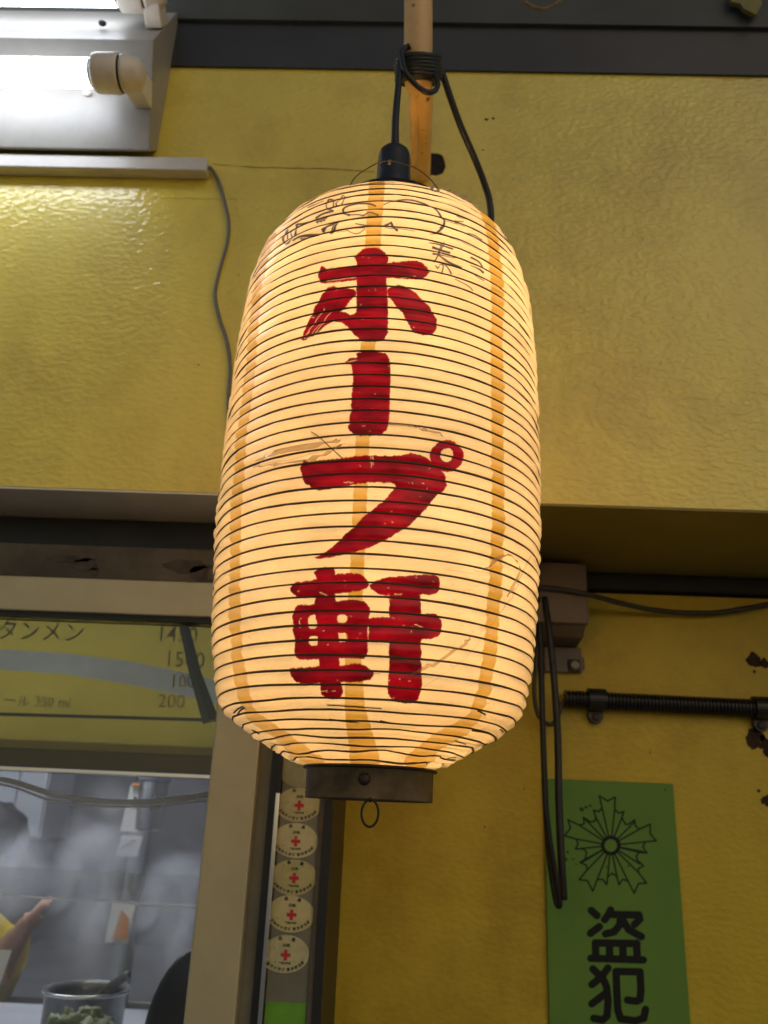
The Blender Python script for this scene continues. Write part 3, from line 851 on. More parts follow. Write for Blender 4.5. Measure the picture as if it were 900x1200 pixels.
for k, (off, ln, bend) in enumerate(((-0.026,0.062,0.2), (-0.009,0.072,0.35), (0.009,0.066,0.55), (0.025,0.052,0.7))):
    b0 = Vector(hand)+sd*off+hv*0.022
    d1 = (hv*0.9+Vector((0.25*bend,0,0.3-bend*0.2))).normalized()
    d2 = (d1+Vector((0.5*bend,-0.2*bend,-0.9*bend))).normalized()
    p1_ = b0+d1*ln*0.55; p2_ = p1_+d2*ln*0.45
    chain(w1, [(*b0,0.0095), (*p1_,0.0085), (*p2_,0.007)])
tb = Vector(wrist)+hv*0.02-sd*0.025
chain(w1, [(*tb,0.011), (*(tb+Vector((0.03,-0.01,0.012))),0.0095), (*(tb+Vector((0.045,-0.012,0.03))),0.008)])
chain(3, [(cx-0.02,PY+0.17,hz-0.23,0.055), (cx+0.0,PY+0.16,hz-0.50,0.040), (cx+0.16,PY+0.05,hz-0.60,0.028), (cx+0.22,PY+0.03,hz-0.61,0.022)])
chain(0, [(cx-0.02,PY-0.09,-0.70,0.085), (cx,PY-0.09,-1.12,0.06), (cx-0.03,PY-0.09,-1.52,0.04), (cx+0.09,PY-0.10,-1.545,0.03)])
chain(0, [(cx-0.04,PY+0.09,-0.70,0.085), (cx-0.02,PY+0.09,-1.12,0.06), (cx-0.05,PY+0.09,-1.52,0.04), (cx+0.07,PY+0.10,-1.545,0.03)])
skin_body('body', J, E_, MSKIN, pr)
fa_ = math.radians(48)
def face(f, l, u): return (cx+f*math.cos(fa_)-l*math.sin(fa_), PY+f*math.sin(fa_)+l*math.cos(fa_), hz+u)
ob('nose', MB().blob(face(0.080,0,-0.012), (0.012,0.012,0.016)), MSKIN, pr, smooth=True)
for sgn in (-1, 1):
    ob('eye', MB().blob(face(0.072,0.032*sgn,0.012), (0.010,0.010,0.008)), MINK, pr, smooth=True)
    ob('ear', MB().blob(face(-0.008,0.084*sgn,-0.004), (0.012,0.012,0.026)), MSKIN, pr, smooth=True)
ob('mouth', MB().blob(face(0.074,0,-0.052), (0.014,0.014,0.004)), mat('lips', (0.35,0.12,0.1), 0.5), pr, smooth=True)
ob('hair', MB().blob((cx-0.018,PY-0.018,hz+0.045), (0.112,0.106,0.092), 28, 18, amp=0.12, seed=4), MHAIR, pr, smooth=True)
SJ = [(cx-0.08,PY,-0.62,0.165,0.75), (cx-0.08,PY,-0.45,0.16,0.8), (cx-0.08,PY,-0.32,0.16,0.75), (cx-0.06,PY,hz-0.215,0.115,0.85), (cx-0.04,PY,hz-0.185,0.070),
      (sh[0],sh[1],sh[2],0.085), ((sh[0]*.4+elbow[0]*.6),(sh[1]*.4+elbow[1]*.6),(sh[2]*.4+elbow[2]*.6),0.070),
      (cx-0.02,PY+0.17,hz-0.23,0.070), (cx-0.01,PY+0.18,hz-0.38,0.062)]
skin_body('t_shirt', SJ, [(0,1),(1,2),(2,3),(3,4),(3,5),(5,6),(3,7),(7,8)], MSHIRT, pr)
skin_body('trousers', [(cx-0.08,PY,-0.64,0.15,0.78), (cx-0.02,PY-0.09,-0.72,0.095), (cx,PY-0.09,-1.12,0.07), (cx-0.03,PY-0.09,-1.48,0.055), (cx-0.04,PY+0.09,-0.72,0.095), (cx-0.02,PY+0.09,-1.12,0.07), (cx-0.05,PY+0.09,-1.48,0.055)], [(0,1),(1,2),(2,3),(0,4),(4,5),(5,6)], MTROU, pr)

# ================================================================== THE LANTERN
LX, LY = -0.0264, 0.68
PZ = [(.0345,.0485),(.050,.083),(.068,.112),(.082,.1215),(.10,.1258),(.13,.1305),(.2,.1361),(.3,.1381),(.38,.1365),(.42,.1347),(.45,.1315),(.475,.1262),(.495,.1180),(.507,.1075),(.516,.093),(.522,.075),(.525,.056)]
pp_, _ = catmull([Vector((a, b, 0)) for a, b in PZ], [0]*len(PZ), 24)
arc = [0.0]
for i in range(1, len(pp_)): arc.append(arc[-1]+(pp_[i]-pp_[i-1]).length)
LT = arc[-1]
arcN = np.array(arc); zN = np.array([q.x for q in pp_]); rN = np.array([q.y for q in pp_])
rN = rN-0.0020*np.clip((rN-0.0485)/0.05, 0, 1)      # room for the paper's puff
NR = int(round(LT/0.0098))
PITCH = LT/NR
SEGS = 240
def crump(a, s):
    k = max(0.0, 1-s/0.085)
    d = 0.0055*k*mnoise.noise(Vector((math.cos(a)*3.2, math.sin(a)*3.2, s*40))) + 0.0035*k*mnoise.noise(Vector((math.cos(a)*9, math.sin(a)*9, s*70)))
    d += 0.0010*mnoise.noise(Vector((math.cos(a)*2.5+7, math.sin(a)*2.5, s*25)))
    return d
def surf(a, s, off=0.0):
    z = float(np.interp(s, arcN, zN)); r = float(np.interp(s, arcN, rN))
    e = min(1.0, s/0.012, (LT-s)/0.01) if 0 < s < LT else 0.0
    c = crump(a, s)*e
    r += off+c
    # each hoop wanders a little up and down, much more on the crushed bottom
    k = (0.00045+0.0017*max(0.0, 1-s/0.075))*e
    z += k*2.2*mnoise.noise(Vector((math.cos(a)*2.1, math.sin(a)*2.1, s*160+3)))
    return (LX+r*math.sin(a), LY-r*math.cos(a), z)

lan = thing('paper_lantern', (LX, LY, 0.01), 'large glowing white paper lantern with red brush characters, hanging at centre', 'lantern')
# paper, puffed between the ribs
SUB = 5
vs = []; fs = []; uv = []
rows = NR*SUB
for i in range(rows+1):
    s = LT*i/rows
    t = (i % SUB)/SUB
    puff = 0.0018*math.sin(PI*t)**0.8 if 0 < t else 0.0
    for k in range(SEGS+1):
        a = -PI+2*PI*k/SEGS
        x = surf(a, s, puff*(1+1.1*mnoise.noise(Vector((math.cos(a)*5, math.sin(a)*5, i//SUB*1.7)))))
        # tiny creases
        cr_ = 0.0005*mnoise.noise(Vector((a*14, s*260, 1.0))) + 0.0006*mnoise.noise(Vector((a*5, s*420, 4.0)))
        vs.append((x[0]+cr_*math.sin(a), x[1]-cr_*math.cos(a), x[2]))
        uv.append((k/SEGS, i/rows))
for i in range(rows):
    for k in range(SEGS):
        o = i*(SEGS+1)+k
        fs.append((o, o+1, o+SEGS+2, o+SEGS+1))

# ---- the writing, traced on the paper
TW, TH = 3072, 2048
ua = (np.arange(TW)+0.5)/TW
va = (np.arange(TH)+0.5)/TH
A, SV = np.meshgrid((ua-0.5)*2*PI, va*LT)
zz = np.interp(SV, arcN, zN); rr = np.interp(SV, arcN, rN)
PX, PYY = proj(LX+rr*np.sin(A), LY-rr*np.cos(A), zz)
front = np.abs(A) < 1.75
PX = np.where(front, PX, -999.0)
def wob(fx, fy, ph):
    return np.sin(A*fx+ph)*np.cos(SV*fy+ph*2.3)
PXw = PX + 0.45*wob(90, 700, 0.3) + 0.3*wob(210, 1500, 1.9)
PYw = PYY + 0.45*wob(120, 800, 1.1) + 0.3*wob(260, 1300, 2.7)
red = np.zeros((TH, TW), np.float32); tape = np.zeros_like(red); ink = np.zeros_like(red)
c4 = lambda p: crop(p, 330, 280, 230/900)
c5 = lambda p: crop(p, 330, 500, 230/812)
K = []
# ho
K.append((c4([(330,95),(345,75),(380,50),(430,45),(470,60),(492,90),(485,120),(480,180),(485,240),(488,320),(488,400),(487,440),(470,465),(430,475),(390,474),(355,462),(342,440),(345,380),(345,300),(345,220),(347,150),(345,105)]), ()))
K.append((c4([(88,467),(112,410),(140,350),(175,285),(205,235),(228,222),(300,228),(342,240),(346,262),(325,285),(300,310),(275,340),(250,370),(232,388),(200,410),(150,445),(110,467)]), ()))
K.append((c4([(250,342),(290,343),(325,358),(350,342),(380,400),(370,465),(335,447),(300,405),(275,388),(238,384)]), ()))
K.append((c4([(170,170),(178,138),(190,128),(200,138),(260,132),(340,125),(420,118),(500,112),(560,110),(620,108),(655,125),(684,156),(665,175),(640,192),(580,190),(500,185),(400,190),(320,200),(260,208),(215,214),(180,205)]), ()))
K.append((c4([(500,288),(478,240),(520,218),(545,211),(580,228),(620,255),(655,290),(690,340),(712,380),(708,415),(690,440),(655,446),(615,438),(595,420),(580,390),(555,350),(520,308)]), ()))
# long mark
K.append((c4([(288,572),(315,552),(352,545),(340,535),(360,520),(400,516),(450,520),(485,535),(498,570),(500,640),(496,720),(495,800),(490,860),(480,885),(455,905),(400,908),(350,905),(320,892),(303,865),(315,850),(312,830),(320,800),(320,750),(330,650),(325,600),(322,580),(295,580)]), ()))
# pu
K.append((c5([(82,190),(80,165),(95,137),(110,148),(150,142),(250,132),(350,122),(450,122),(500,121),(540,112),(590,130),(620,150),(655,180),(678,215),(681,250),(665,272),(645,275),(620,310),(600,340),(560,380),(520,420),(480,440),(430,470),(400,487),(340,510),(280,525),(200,545),(128,552),(180,520),(230,480),(290,430),(330,385),(400,330),(450,275),(478,240),(420,235),(370,232),(300,240),(240,250),(160,265),(130,258),(95,232)]), ()))
ringo = [(680+71*math.cos(2*PI*k/22), 125+65*math.sin(2*PI*k/22)) for k in range(22)]
ringi = [(680+26*math.cos(2*PI*k/14), 120+27*math.sin(2*PI*k/14)) for k in range(14)]
K.append((c5(ringo), (c5(ringi),)))
# ken
K.append((c5([(135,608),(150,590),(180,580),(215,585),(225,605),(220,640),(225,720),(235,800),(240,900),(240,960),(245,1060),(258,1100),(245,1125),(210,1132),(170,1122),(163,1080),(160,1000),(150,900),(145,800),(140,720),(150,660),(148,625)]), ()))
K.append((c5([(38,670),(50,645),(100,640),(150,632),(220,615),(280,608),(330,612),(360,640),(362,670),(330,682),(270,690),(200,695),(130,705),(75,712),(45,690)]), ()))
K.append((c5([(48,770),(60,745),(80,732),(100,738),(160,735),(240,722),(300,715),(350,730),(368,760),(362,800),(355,850),(358,900),(352,965),(300,962),(200,962),(120,968),(75,968),(52,940),(60,900),(50,840)]),
          (c5([(112,785),(150,783),(150,836),(114,838)]), c5([(228,783),(274,782),(273,810),(229,812)]), c5([(114,872),(158,870),(158,904),(116,906)]), c5([(226,856),(274,856),(273,890),(228,892)]))))
K.append((c5([(32,1005),(45,1000),(90,997),(150,993),(200,990),(270,990),(310,980),(360,995),(386,1025),(365,1050),(300,1060),(220,1055),(120,1065),(75,1062),(50,1045)]), ()))
K.append((c5([(360,665),(385,640),(430,625),(500,618),(560,612),(620,610),(647,622),(652,660),(648,690),(620,700),(540,700),(450,705),(410,700),(380,685)]), ()))
K.append((c5([(352,800),(380,790),(440,790),(500,785),(560,780),(600,775),(630,770),(657,795),(664,830),(656,862),(620,880),(580,882),(500,880),(440,890),(380,895),(354,885),(365,840)]), ()))
K.append((c5([(443,690),(500,690),(570,690),(576,760),(572,800),(575,900),(575,1000),(578,1090),(560,1140),(520,1148),(470,1140),(440,1110),(437,1070),(445,1000),(442,900),(445,800)]), ()))
hole_polys = [h for _, hs in K for h in hs]
for k_, (poly, hs) in enumerate(K):
    fill(red, PXw, PYw, poly, 0.45, hs)
# the brush overlaps close part of the small windows: cut them open again
cut = np.zeros_like(red)
for h in hole_polys:
    fill(cut, PXw, PYw, h, 0.45, it=1)
stem = np.zeros_like(red)
fill(stem, PXw, PYw, K[8][0], 0.45)
red = red*(1-cut*(1-stem))
# dry-brush scratches inside the strokes
rng = np.random.RandomState(5)
scr = np.zeros_like(red)
for p0_, p1_ in [((357,397),(381,362)), ((360,398),(388,368)), ((366,396),(380,380)), ((348,388),(352,398)), ((384,330),(418,326)), ((380,334),(400,332)), ((470,327),(486,325)), ((404,566),(414,566)), ((435,531),(435,548)), ((437,531),(437,545)), ((376,810),(384,810)), ((390,810),(394,810)), ((462,698),(470,698)), ((486,733),(494,736)), ((352,736),(352,728)), ((344,680),(352,681)), ((376,695),(384,698)), ((412,572),(426,571)), ((418,423),(408,425)), ((366,650),(380,642))]:
    stroke(scr, PXw, PYw, [p0_, p1_], [0.3, 1.3, 0.3] if False else 0.7, 0.5, 0.75)
for _ in range(150):
    x0 = rng.uniform(345, 525); y0 = rng.uniform(290, 825)
    stroke(scr, PXw, PYw, [(x0, y0), (x0+rng.uniform(-1.5, 2.5), y0+rng.uniform(-1, 1))], rng.uniform(0.4, 1.0), 0.5, rng.uniform(0.3, 0.9))
red = red*(1-scr)
# tapes
stroke(tape, PXw, PYw, [(443,205),(442,215),(437,292),(432,400),(425,520),(419,660),(414,760),(416,830),(428,892)], [18,18,18,17,16,16,18,23,34], 0.6)
stroke(tape, PXw, PYw, [(566,252),(571,262),(576,280),(579,312),(581,343),(581,433),(582,533),(582,608),(579,674),(576,730),(572,770),(565,810),(554,841),(541,853),(513,869),(486,892)], [9,11,12,14,14,14,14,15,15,15,16,15,14,17,21,24], 0.6)
stroke(tape, PXw, PYw, [(322,275),(312,297),(303,343),(295,433),(285,517),(280,583),(278,607),(277,677),(278,736),(279,771),(287,811),(298,841),(325,858),(357,882),(372,893)], [8,9,10,11,11,12,12,12,13,13,14,14,14,16,18], 0.6, val=0.85)
# ragged tape edges and darker joints between paper strips
tape = np.clip(tape*(0.86+0.14*np.sin(SV/PITCH*2*PI)), 0, 1)
# pen writing near the top
p1 = lambda p: crop(p, 320, 205, 1/6)
p2 = lambda p: crop(p, 450, 205, 1/5.625)
pens = [
 (p1([(105,385),(85,425),(72,465),(95,495),(125,480),(160,430),(172,390),(165,350),(210,345),(270,330)]), 1.3),
 (p1([(108,405),(105,450)]), 1.0), (p1([(125,395),(135,435)]), 1.0), (p1([(165,350),(180,375)]), 1.0),
 (p1([(150,470),(180,452),(250,435),(325,428)]), [0.7,1.0,2.0]), (p1([(200,458),(300,440)]), 0.5),
 (p1([(360,400),(400,365),(465,332)]), [2.2,1.2,1.6]), (p1([(465,332),(440,380),(415,420)]), 1.4), (p1([(365,395),(455,340)]), 0.8), (p1([(450,335),(405,418)]), 0.7),
 (p1([(305,305),(350,280),(430,262)]), 1.1), (p1([(312,330),(345,318),(380,310)]), 1.2), (p1([(320,345),(318,328)]), 0.8), (p1([(345,338),(342,320)]), 0.8), (p1([(365,330),(362,314)]), 0.8), (p1([(312,342),(372,325)]), 0.7),
 (p1([(375,215),(395,180),(425,180),(430,210),(415,250),(385,255),(375,215)]), 0.8), (p1([(445,240),(445,195),(455,240),(490,210),(510,165),(495,150),(470,190),(450,200)]), 0.6), (p1([(385,250),(420,260)]), 1.0),
 (p1([(540,290),(500,275),(495,250),(530,225),(590,215),(680,213),(720,225)]), [1.6,1.2,0.9]), (p1([(505,275),(545,290),(600,288),(640,300),(680,275),(740,295)]), 0.6),
 (p1([(585,352),(640,362),(720,362),(790,365),(830,348)]), 0.6), (p1([(520,385),(545,410),(600,420),(660,380),(590,375)]), 0.5),
 (p1([(830,345),(855,385),(870,400)]), [1.0,2.0]), (p1([(790,380),(850,390)]), 0.8), (p1([(450,405),(520,395)]), 0.4), (p1([(250,235),(300,215),(360,190)]), 0.3),
 (p2([(0,205),(60,182),(130,172),(200,178),(280,200),(340,235),(380,280),(397,320),(385,355),(350,385),(300,398)]), [0.5,0.8,0.8,1.2,1.7,0.8]), (p2([(395,300),(390,345),(365,360)]), 1.5),
 (p2([(45,325),(75,370)]), 1.3), (p2([(0,340),(45,325)]), 0.6), (p2([(80,360),(200,380)]), 0.5),
 (p2([(295,457),(345,460),(445,492)]), [0.6,1.2,1.8]), (p2([(318,487),(360,500),(430,518)]), [1.4,1.0,1.2]), (p2([(320,530),(380,540),(440,550),(465,548)]), [1.8,0.8,0.6]), (p2([(392,455),(360,520),(325,585)]), 0.9), (p2([(378,455),(350,530)]), 0.7),
 (p2([(350,540),(420,580),(505,615)]), [0.6,1.5]), (p2([(335,610),(350,625),(358,612)]), 0.6), (p2([(375,580),(385,600),(380,650)]), 0.8), (p2([(362,600),(435,605)]), 0.8), (p2([(400,605),(440,655)]), 0.8),
 (p2([(568,552),(620,580),(662,632)]), [1.3,0.8,0.4]), (p2([(568,600),(620,630),(645,652)]), [0.7,1.4]), (p2([(585,650),(615,680),(650,700)]), [0.5,0.9]),
 (p2([(460,300),(475,330),(490,305)]), 0.5), (p2([(465,300),(520,310)]), 0.5), (p2([(480,275),(540,298)]), 0.45), (p2([(470,690),(560,740),(580,765)]), 0.5), (p2([(370,385),(440,420),(560,470),(640,520)]), 0.4), (p2([(500,380),(580,395),(640,430)]), 0.4),
 (p2([(400,310),(440,312),(480,330),(530,345)]), 0.4),
]
for pts, wd in pens: stroke(ink, PX, PYY, pts, [q*1.45+0.35 for q in wd] if isinstance(wd, list) else wd*1.45+0.35, 0.4, 0.96, it=1)
# creases in the clear film and stray dirt
for pts, wd, vv in [([(303,541),(330,528),(370,521),(400,517)],1.0,0.45), ([(304,545),(340,540),(372,531),(405,521)],0.8,0.4), ([(366,508),(388,526),(402,540)],0.7,0.45), ([(304,541),(306,547)],1.6,0.5), ([(455,501),(480,502),(515,512)],0.9,0.35), ([(470,504),(530,516)],0.6,0.3), ([(620,652),(607,680),(598,700),(585,718)],1.3,0.4), ([(585,718),(560,752),(540,776),(495,806)],0.8,0.22), ([(505,560),(520,562)],0.5,0.3), ([(420,789),(445,790)],0.9,0.7), ([(333,790),(390,782)],0.6,0.3), ([(536,322),(560,330),(585,345)],0.6,0.35), ([(520,668),(570,676)],0.6,0.3), ([(555,670),(572,674)],0.6,0.5)]:
    stroke(ink, PX, PYY, pts, wd, 0.6, vv)
for _ in range(420):
    x0 = rng.uniform(255, 632); y0 = rng.uniform(220, 890)
    if rng.rand() < 0.35: x0, y0 = rng.uniform(530, 580), rng.uniform(640, 860)
    stroke(ink, PX, PYY, [(x0, y0), (x0+rng.uniform(-4, 4), y0+rng.uniform(-0.8, 0.8))], rng.uniform(0.3, 0.9), 0.5, rng.uniform(0.1, 0.45))
IMG = image('lantern_writing', [red, tape, ink])

def paper_mat():
    m = bpy.data.materials.new('lantern_paper'); m.use_nodes = True
    n = m.node_tree.nodes; l = m.node_tree.links; n.clear()
    out = n.new('ShaderNodeOutputMaterial')
    uvn = n.new('ShaderNodeUVMap'); uvn.uv_map = 'UVMap'
    im = n.new('ShaderNodeTexImage'); im.image = IMG; im.interpolation = 'Cubic'
    l.new(uvn.outputs[0], im.inputs[0])
    sp = n.new('ShaderNodeSeparateColor'); l.new(im.outputs[0], sp.inputs[0])
    tc = n.new('ShaderNodeTexCoord')
    def nz(scale, det, lo, hi, vec=None, stretch=None):
        q = n.new('ShaderNodeTexNoise'); q.inputs['Scale'].default_value = scale; q.inputs['Detail'].default_value = det
        if stretch:
            mp = n.new('ShaderNodeMapping'); mp.inputs['Scale'].default_value = stretch
            l.new(tc.outputs['Object'], mp.inputs[0]); l.new(mp.outputs[0], q.inputs['Vector'])
        else: l.new(tc.outputs['Object'], q.inputs['Vector'])
        r = n.new('ShaderNodeMapRange'); r.inputs['To Min'].default_value = lo; r.inputs['To Max'].default_value = hi
        r.inputs['From Min'].default_value = 0.3; r.inputs['From Max'].default_value = 0.7
        l.new(q.outputs['Fac'], r.inputs['Value'])
        return r.outputs[0]
    def mixc(fac, a, b):
        x = n.new('ShaderNodeMix'); x.data_type = 'RGBA'
        if isinstance(fac, float): x.inputs['Factor'].default_value = fac
        else: l.new(fac, x.inputs['Factor'])
        for key, val in (('A', a), ('B', b)):
            if isinstance(val, tuple): x.inputs[key].default_value = (*val, 1)
            else: l.new(val, x.inputs[key])
        return x.outputs['Result']
    def mul(a, k):
        x = n.new('ShaderNodeVectorMath'); x.operation = 'SCALE'
        l.new(a, x.inputs[0])
        if isinstance(k, float): x.inputs['Scale'].default_value = k
        else: l.new(k, x.inputs['Scale'])
        return x.outputs[0]
    fib = nz(260, 6, 0.90, 1.06, stretch=(1, 1, 3.0))
    blot = nz(20, 7, 0.84, 1.05)
    # light that passes through
    T = mul(mixc(sp.outputs[1], (0.80, 0.74, 0.64), (0.50, 0.335, 0.06)), fib)
    T = mul(T, blot)
    T = mul(T, nz(1.0, 4, 0.90, 1.06, stretch=(7, 7, 75)))
    T = mixc(nz(9, 7, -0.25, 0.35), T, (0.62, 0.45, 0.27))
    rp_ = nz(38, 6, 0.35, 1.3, stretch=(1, 1, 2.2))
    redT = mul(mixc(0.0, (0.20, 0.0015, 0.012), (0, 0, 0)), rp_)
    T = mixc(sp.outputs[0], T, redT)
    T = mixc(sp.outputs[2], T, (0.03, 0.025, 0.06))
    # light that bounces off the face
    D = mixc(sp.outputs[1], (0.66, 0.60, 0.52), (0.50, 0.34, 0.08))
    D = mul(D, blot)
    redD = mul(mixc(0.0, (0.25, 0.006, 0.022), (0, 0, 0)), rp_)
    D = mixc(sp.outputs[0], D, redD)
    D = mixc(sp.outputs[2], D, (0.03, 0.025, 0.05))
    tr = n.new('ShaderNodeBsdfTranslucent'); l.new(T, tr.inputs[0])
    df = n.new('ShaderNodeBsdfDiffuse'); l.new(D, df.inputs[0])
    mx = n.new('ShaderNodeMixShader'); mx.inputs[0].default_value = 0.58     # share of diffuse
    l.new(tr.outputs[0], mx.inputs[1]); l.new(df.outputs[0], mx.inputs[2])
    gl = n.new('ShaderNodeBsdfGlossy'); gl.inputs['Roughness'].default_value = 0.28
    bn = n.new('ShaderNodeTexNoise'); bn.inputs['Scale'].default_value = 120; bn.inputs['Detail'].default_value = 4
    l.new(tc.outputs['Object'], bn.inputs['Vector'])
    bp = n.new('ShaderNodeBump'); bp.inputs['Strength'].default_value = 0.35; bp.inputs['Distance'].default_value = 0.0008
    l.new(bn.outputs['Fac'], bp.inputs['Height']); l.new(bp.outputs[0], gl.inputs['Normal']); l.new(bp.outputs[0], df.inputs['Normal'])
    fr = n.new('ShaderNodeFresnel'); fr.inputs['IOR'].default_value = 1.4
    m2 = n.new('ShaderNodeMixShader'); l.new(fr.outputs[0], m2.inputs[0])
    l.new(mx.outputs[0], m2.inputs[1]); l.new(gl.outputs[0], m2.inputs[2])
    l.new(m2.outputs[0], out.inputs[0])
    return m
pm_ = MB(); pm_.v = vs; pm_.f = fs; pm_.uv = uv
ob('paper_shade', pm_, paper_mat(), lan, smooth=True, fixn=False)
for i in range(1, NR):
    s = LT*i/NR
    pts = [surf(-PI+2*PI*k/150, s, 0.00035) for k in range(150)]
    rad = [0.00082*(1+0.35*mnoise.noise(Vector((k*0.09, i*3.1, 0)))) for k in range(150)]
    ob('rib', MB().tube(pts, rad, 5, closed=True), MRIB, lan, smooth=True, fixn=False)
# loose broken ribs on the crushed bottom
for k in range(13):
    a0 = random.uniform(-1.5, 1.5); s0 = random.uniform(0.008, 0.082); ln = random.uniform(0.08, 0.35)
    sl = random.uniform(-0.006, 0.006)
    pts = [surf(a0+ln*j/8, min(0.095, max(0.004, s0+sl*j/8)), 0.0006) for j in range(9)]
    ob('broken_rib', MB().tube(pts, 0.00075, 5), MRIB, lan, smooth=True, fixn=False)
CX_ = LX+0.0022
ob('bottom_cap', MB().lathe([(0.0335,0.0475),(0.0345,0.0502),(0.0325,0.0507),(0.0318,0.0493),(0.0118,0.0490),(0.0108,0.0488),(0.0108,0.0478),(0.0125,0.0476),(0.0300,0.0476),(0.0315,0.0465)], (CX_,LY,0), 96, cap=False), MCAP, lan, smooth=True, fixn=False)
ob('cap_plate', MB().lathe([(0.0175,0.0475),(0.0185,0.0475)], (CX_,LY,0), 48), MCAP, lan)
ob('cap_bead', MB().tube([(CX_+0.0510*math.cos(2*PI*k/96), LY+0.0510*math.sin(2*PI*k/96), 0.0335) for k in range(96)], 0.0013, 8, closed=True), MIRON, lan, smooth=True, fixn=False)
rv = at(427, 913, LY-0.0492)
ob('rivet', MB().lathe([(-0.0022,0.001),(-0.0020,0.0030),(-0.0010,0.0043),(0.0010,0.0045)], (rv[0], LY-0.0488, rv[2]), 20, 'y'), MIRON, lan, smooth=True, fixn=False)
rc = at(433.5, 953, LY-0.048)
rg = ob('pull_ring', MB().tube([(rc[0]+0.0060*math.sin(2*PI*k/40), LY-0.048+0.0008*math.sin(2*PI*k/40), rc[2]+0.0090*math.cos(2*PI*k/40)) for k in range(40)], 0.00085, 8, closed=True), MIRON, lan, smooth=True, fixn=False)
rt = at(434, 938, LY-0.048)
ob('ring_tab', MB().tube([(rt[0],LY-0.047,0.0125),(rt[0],LY-0.0495,rt[2]+0.0005),(rt[0],LY-0.0470,rt[2]-0.0006)], 0.0011, 6, smooth=4), MIRON, lan, smooth=True)
ob('top_cap', MB().lathe([(0.520,0.0555),(0.5235,0.0580),(0.5570,0.0570),(0.5575,0.0560),(0.526,0.0545)], (LX,LY,0), 64, cap=False), MIRON, lan, smooth=True, fixn=False)
wr = [at(a, b, Y) for a, b, Y in ((410,218,0.645),(416,208,0.642),(428,199,0.640),(445,190,0.638),(458,188.5,0.637),(468,190.5,0.638),(487,197,0.640),(503,209,0.643),(514,222,0.646))]
ob('wire_handle', MB().tube(wr, 0.00055, 6, smooth=5), MIRON, lan, smooth=True)
tw = at(456.5, 190, 0.636)
ob('wire_tie', MB().tube([(tw[0]+0.0014*math.sin(k*1.3), tw[1]+0.0012*math.cos(k*1.3), tw[2]+0.003-k*0.00045) for k in range(14)], 0.0004, 5), MGREYC, lan, smooth=True)
# torn film sticking up at the shoulder
MFILM = mat('torn_film', (0.62, 0.50, 0.42), 0.4, var=0.12, vscale=90)
random.seed(11)
_al = np.linspace(-1.4, 1.4, 240); _sv = np.linspace(0.01, LT, 240)
_AA, _SS = np.meshgrid(_al, _sv)
_gx, _gy = proj(LX+np.interp(_SS, arcN, rN)*np.sin(_AA), LY-np.interp(_SS, arcN, rN)*np.cos(_AA), np.interp(_SS, arcN, zN))
def onpaper(a, b, off=0.0022):
    k = np.argmin((_gx-a)**2+(_gy-b)**2)
    return surf(float(_AA.ravel()[k]), float(_SS.ravel()[k]), off)
MFOLD = glassy('clear_film_fold', (0.80, 0.72, 0.60), 1, diff=0.34, rough=0.15, refl=0.05, dcol=(0.80, 0.62, 0.45))
for P_ in ([(303,541,5),(330,532,7),(362,525,8),(400,518,4)], [(455,500,3),(478,502,4),(500,506,4),(518,513,3)], [(300,548,3),(340,545,5),(372,538,5),(402,524,3)], [(566,668,4),(590,652,3),(606,668,3),(590,700,4)], [(470,797,2),(500,782,4),(530,764,4),(548,748,3)]):
    up_, dn_ = [], []
    pth, hh = catmull([Vector((p[0], p[1], 0)) for p in P_], [p[2] for p in P_], 6)
    for q_, h_ in zip(pth, hh):
        j_ = random.uniform(-0.8, 0.8)
        up_.append(onpaper(q_.x+j_, q_.y-h_/2+j_, 0.0021)); dn_.append(onpaper(q_.x, q_.y+h_/2, 0.0036+random.uniform(-0.0006, 0.0008)))
    n_ = len(up_)
    ob('film_fold', MB().add(up_+dn_, [(k, k+1, n_+k+1, n_+k) for k in range(n_-1)]), MFOLD, lan, smooth=True, fixn=False)
ob('loose_thread', MB().tube([onpaper(366,508,0.003), onpaper(378,517,0.006), onpaper(392,530,0.004), onpaper(404,541,0.003)], 0.00035, 5, smooth=4), MRIB, lan, smooth=True)
tb_ = MB()
for (a, b, sz) in ((506,224,7),(513,226,5),(521,224,8),(529,229,5),(537,232,7),(543,236,8),(549,240,6),(556,246,5),(592,274,5),(598,280,4)):
    aa = math.atan2(at(a, b, LY)[0]-LX, 0.11) + 0.05
    best = min(((abs(proj(*surf(al, sv))[0]-a)+abs(proj(*surf(al, sv))[1]-b), al, sv) for al in np.linspace(-0.2, 2.3, 50) for sv in np.linspace(LT*0.75, LT, 34)))
    _, al, sv = best
    q = Vector(surf(al, sv, 0.001))
    k = sz*0.00065
    for _i in range(2):
        u1 = Vector((random.uniform(-1,1), random.uniform(-.6,.2), random.uniform(-0.1,0.3)))*k
        u2 = Vector((random.uniform(-0.8,0.8), random.uniform(-.6,.2), random.uniform(0.5,1.1)))*k
        u3 = Vector((random.uniform(-0.2,1.2), random.uniform(-.3,.3), random.uniform(0.1,0.8)))*k
        fb = MB().add([q-u1, q+u1, q+u2+u3*0.4, q+u2-u1*0.3], [(0,1,2,3)])
        ob('torn_flake', fb, MFILM, lan, fixn=False)
ob('bulb', MB().lathe([(0.078,0.002),(0.082,0.017),(0.10,0.024),(0.14,0.021),(0.20,0.011),(0.30,0.008),(0.37,0.013),(0.40,0.028),(0.43,0.036),(0.46,0.031),(0.485,0.017),(0.495,0.013)], (LX+0.01,LY,0), 12), MBULB, lan, smooth=True)  # length and fat ends shaped to spread the glow down the paper
sb = at(461, 213, LY)
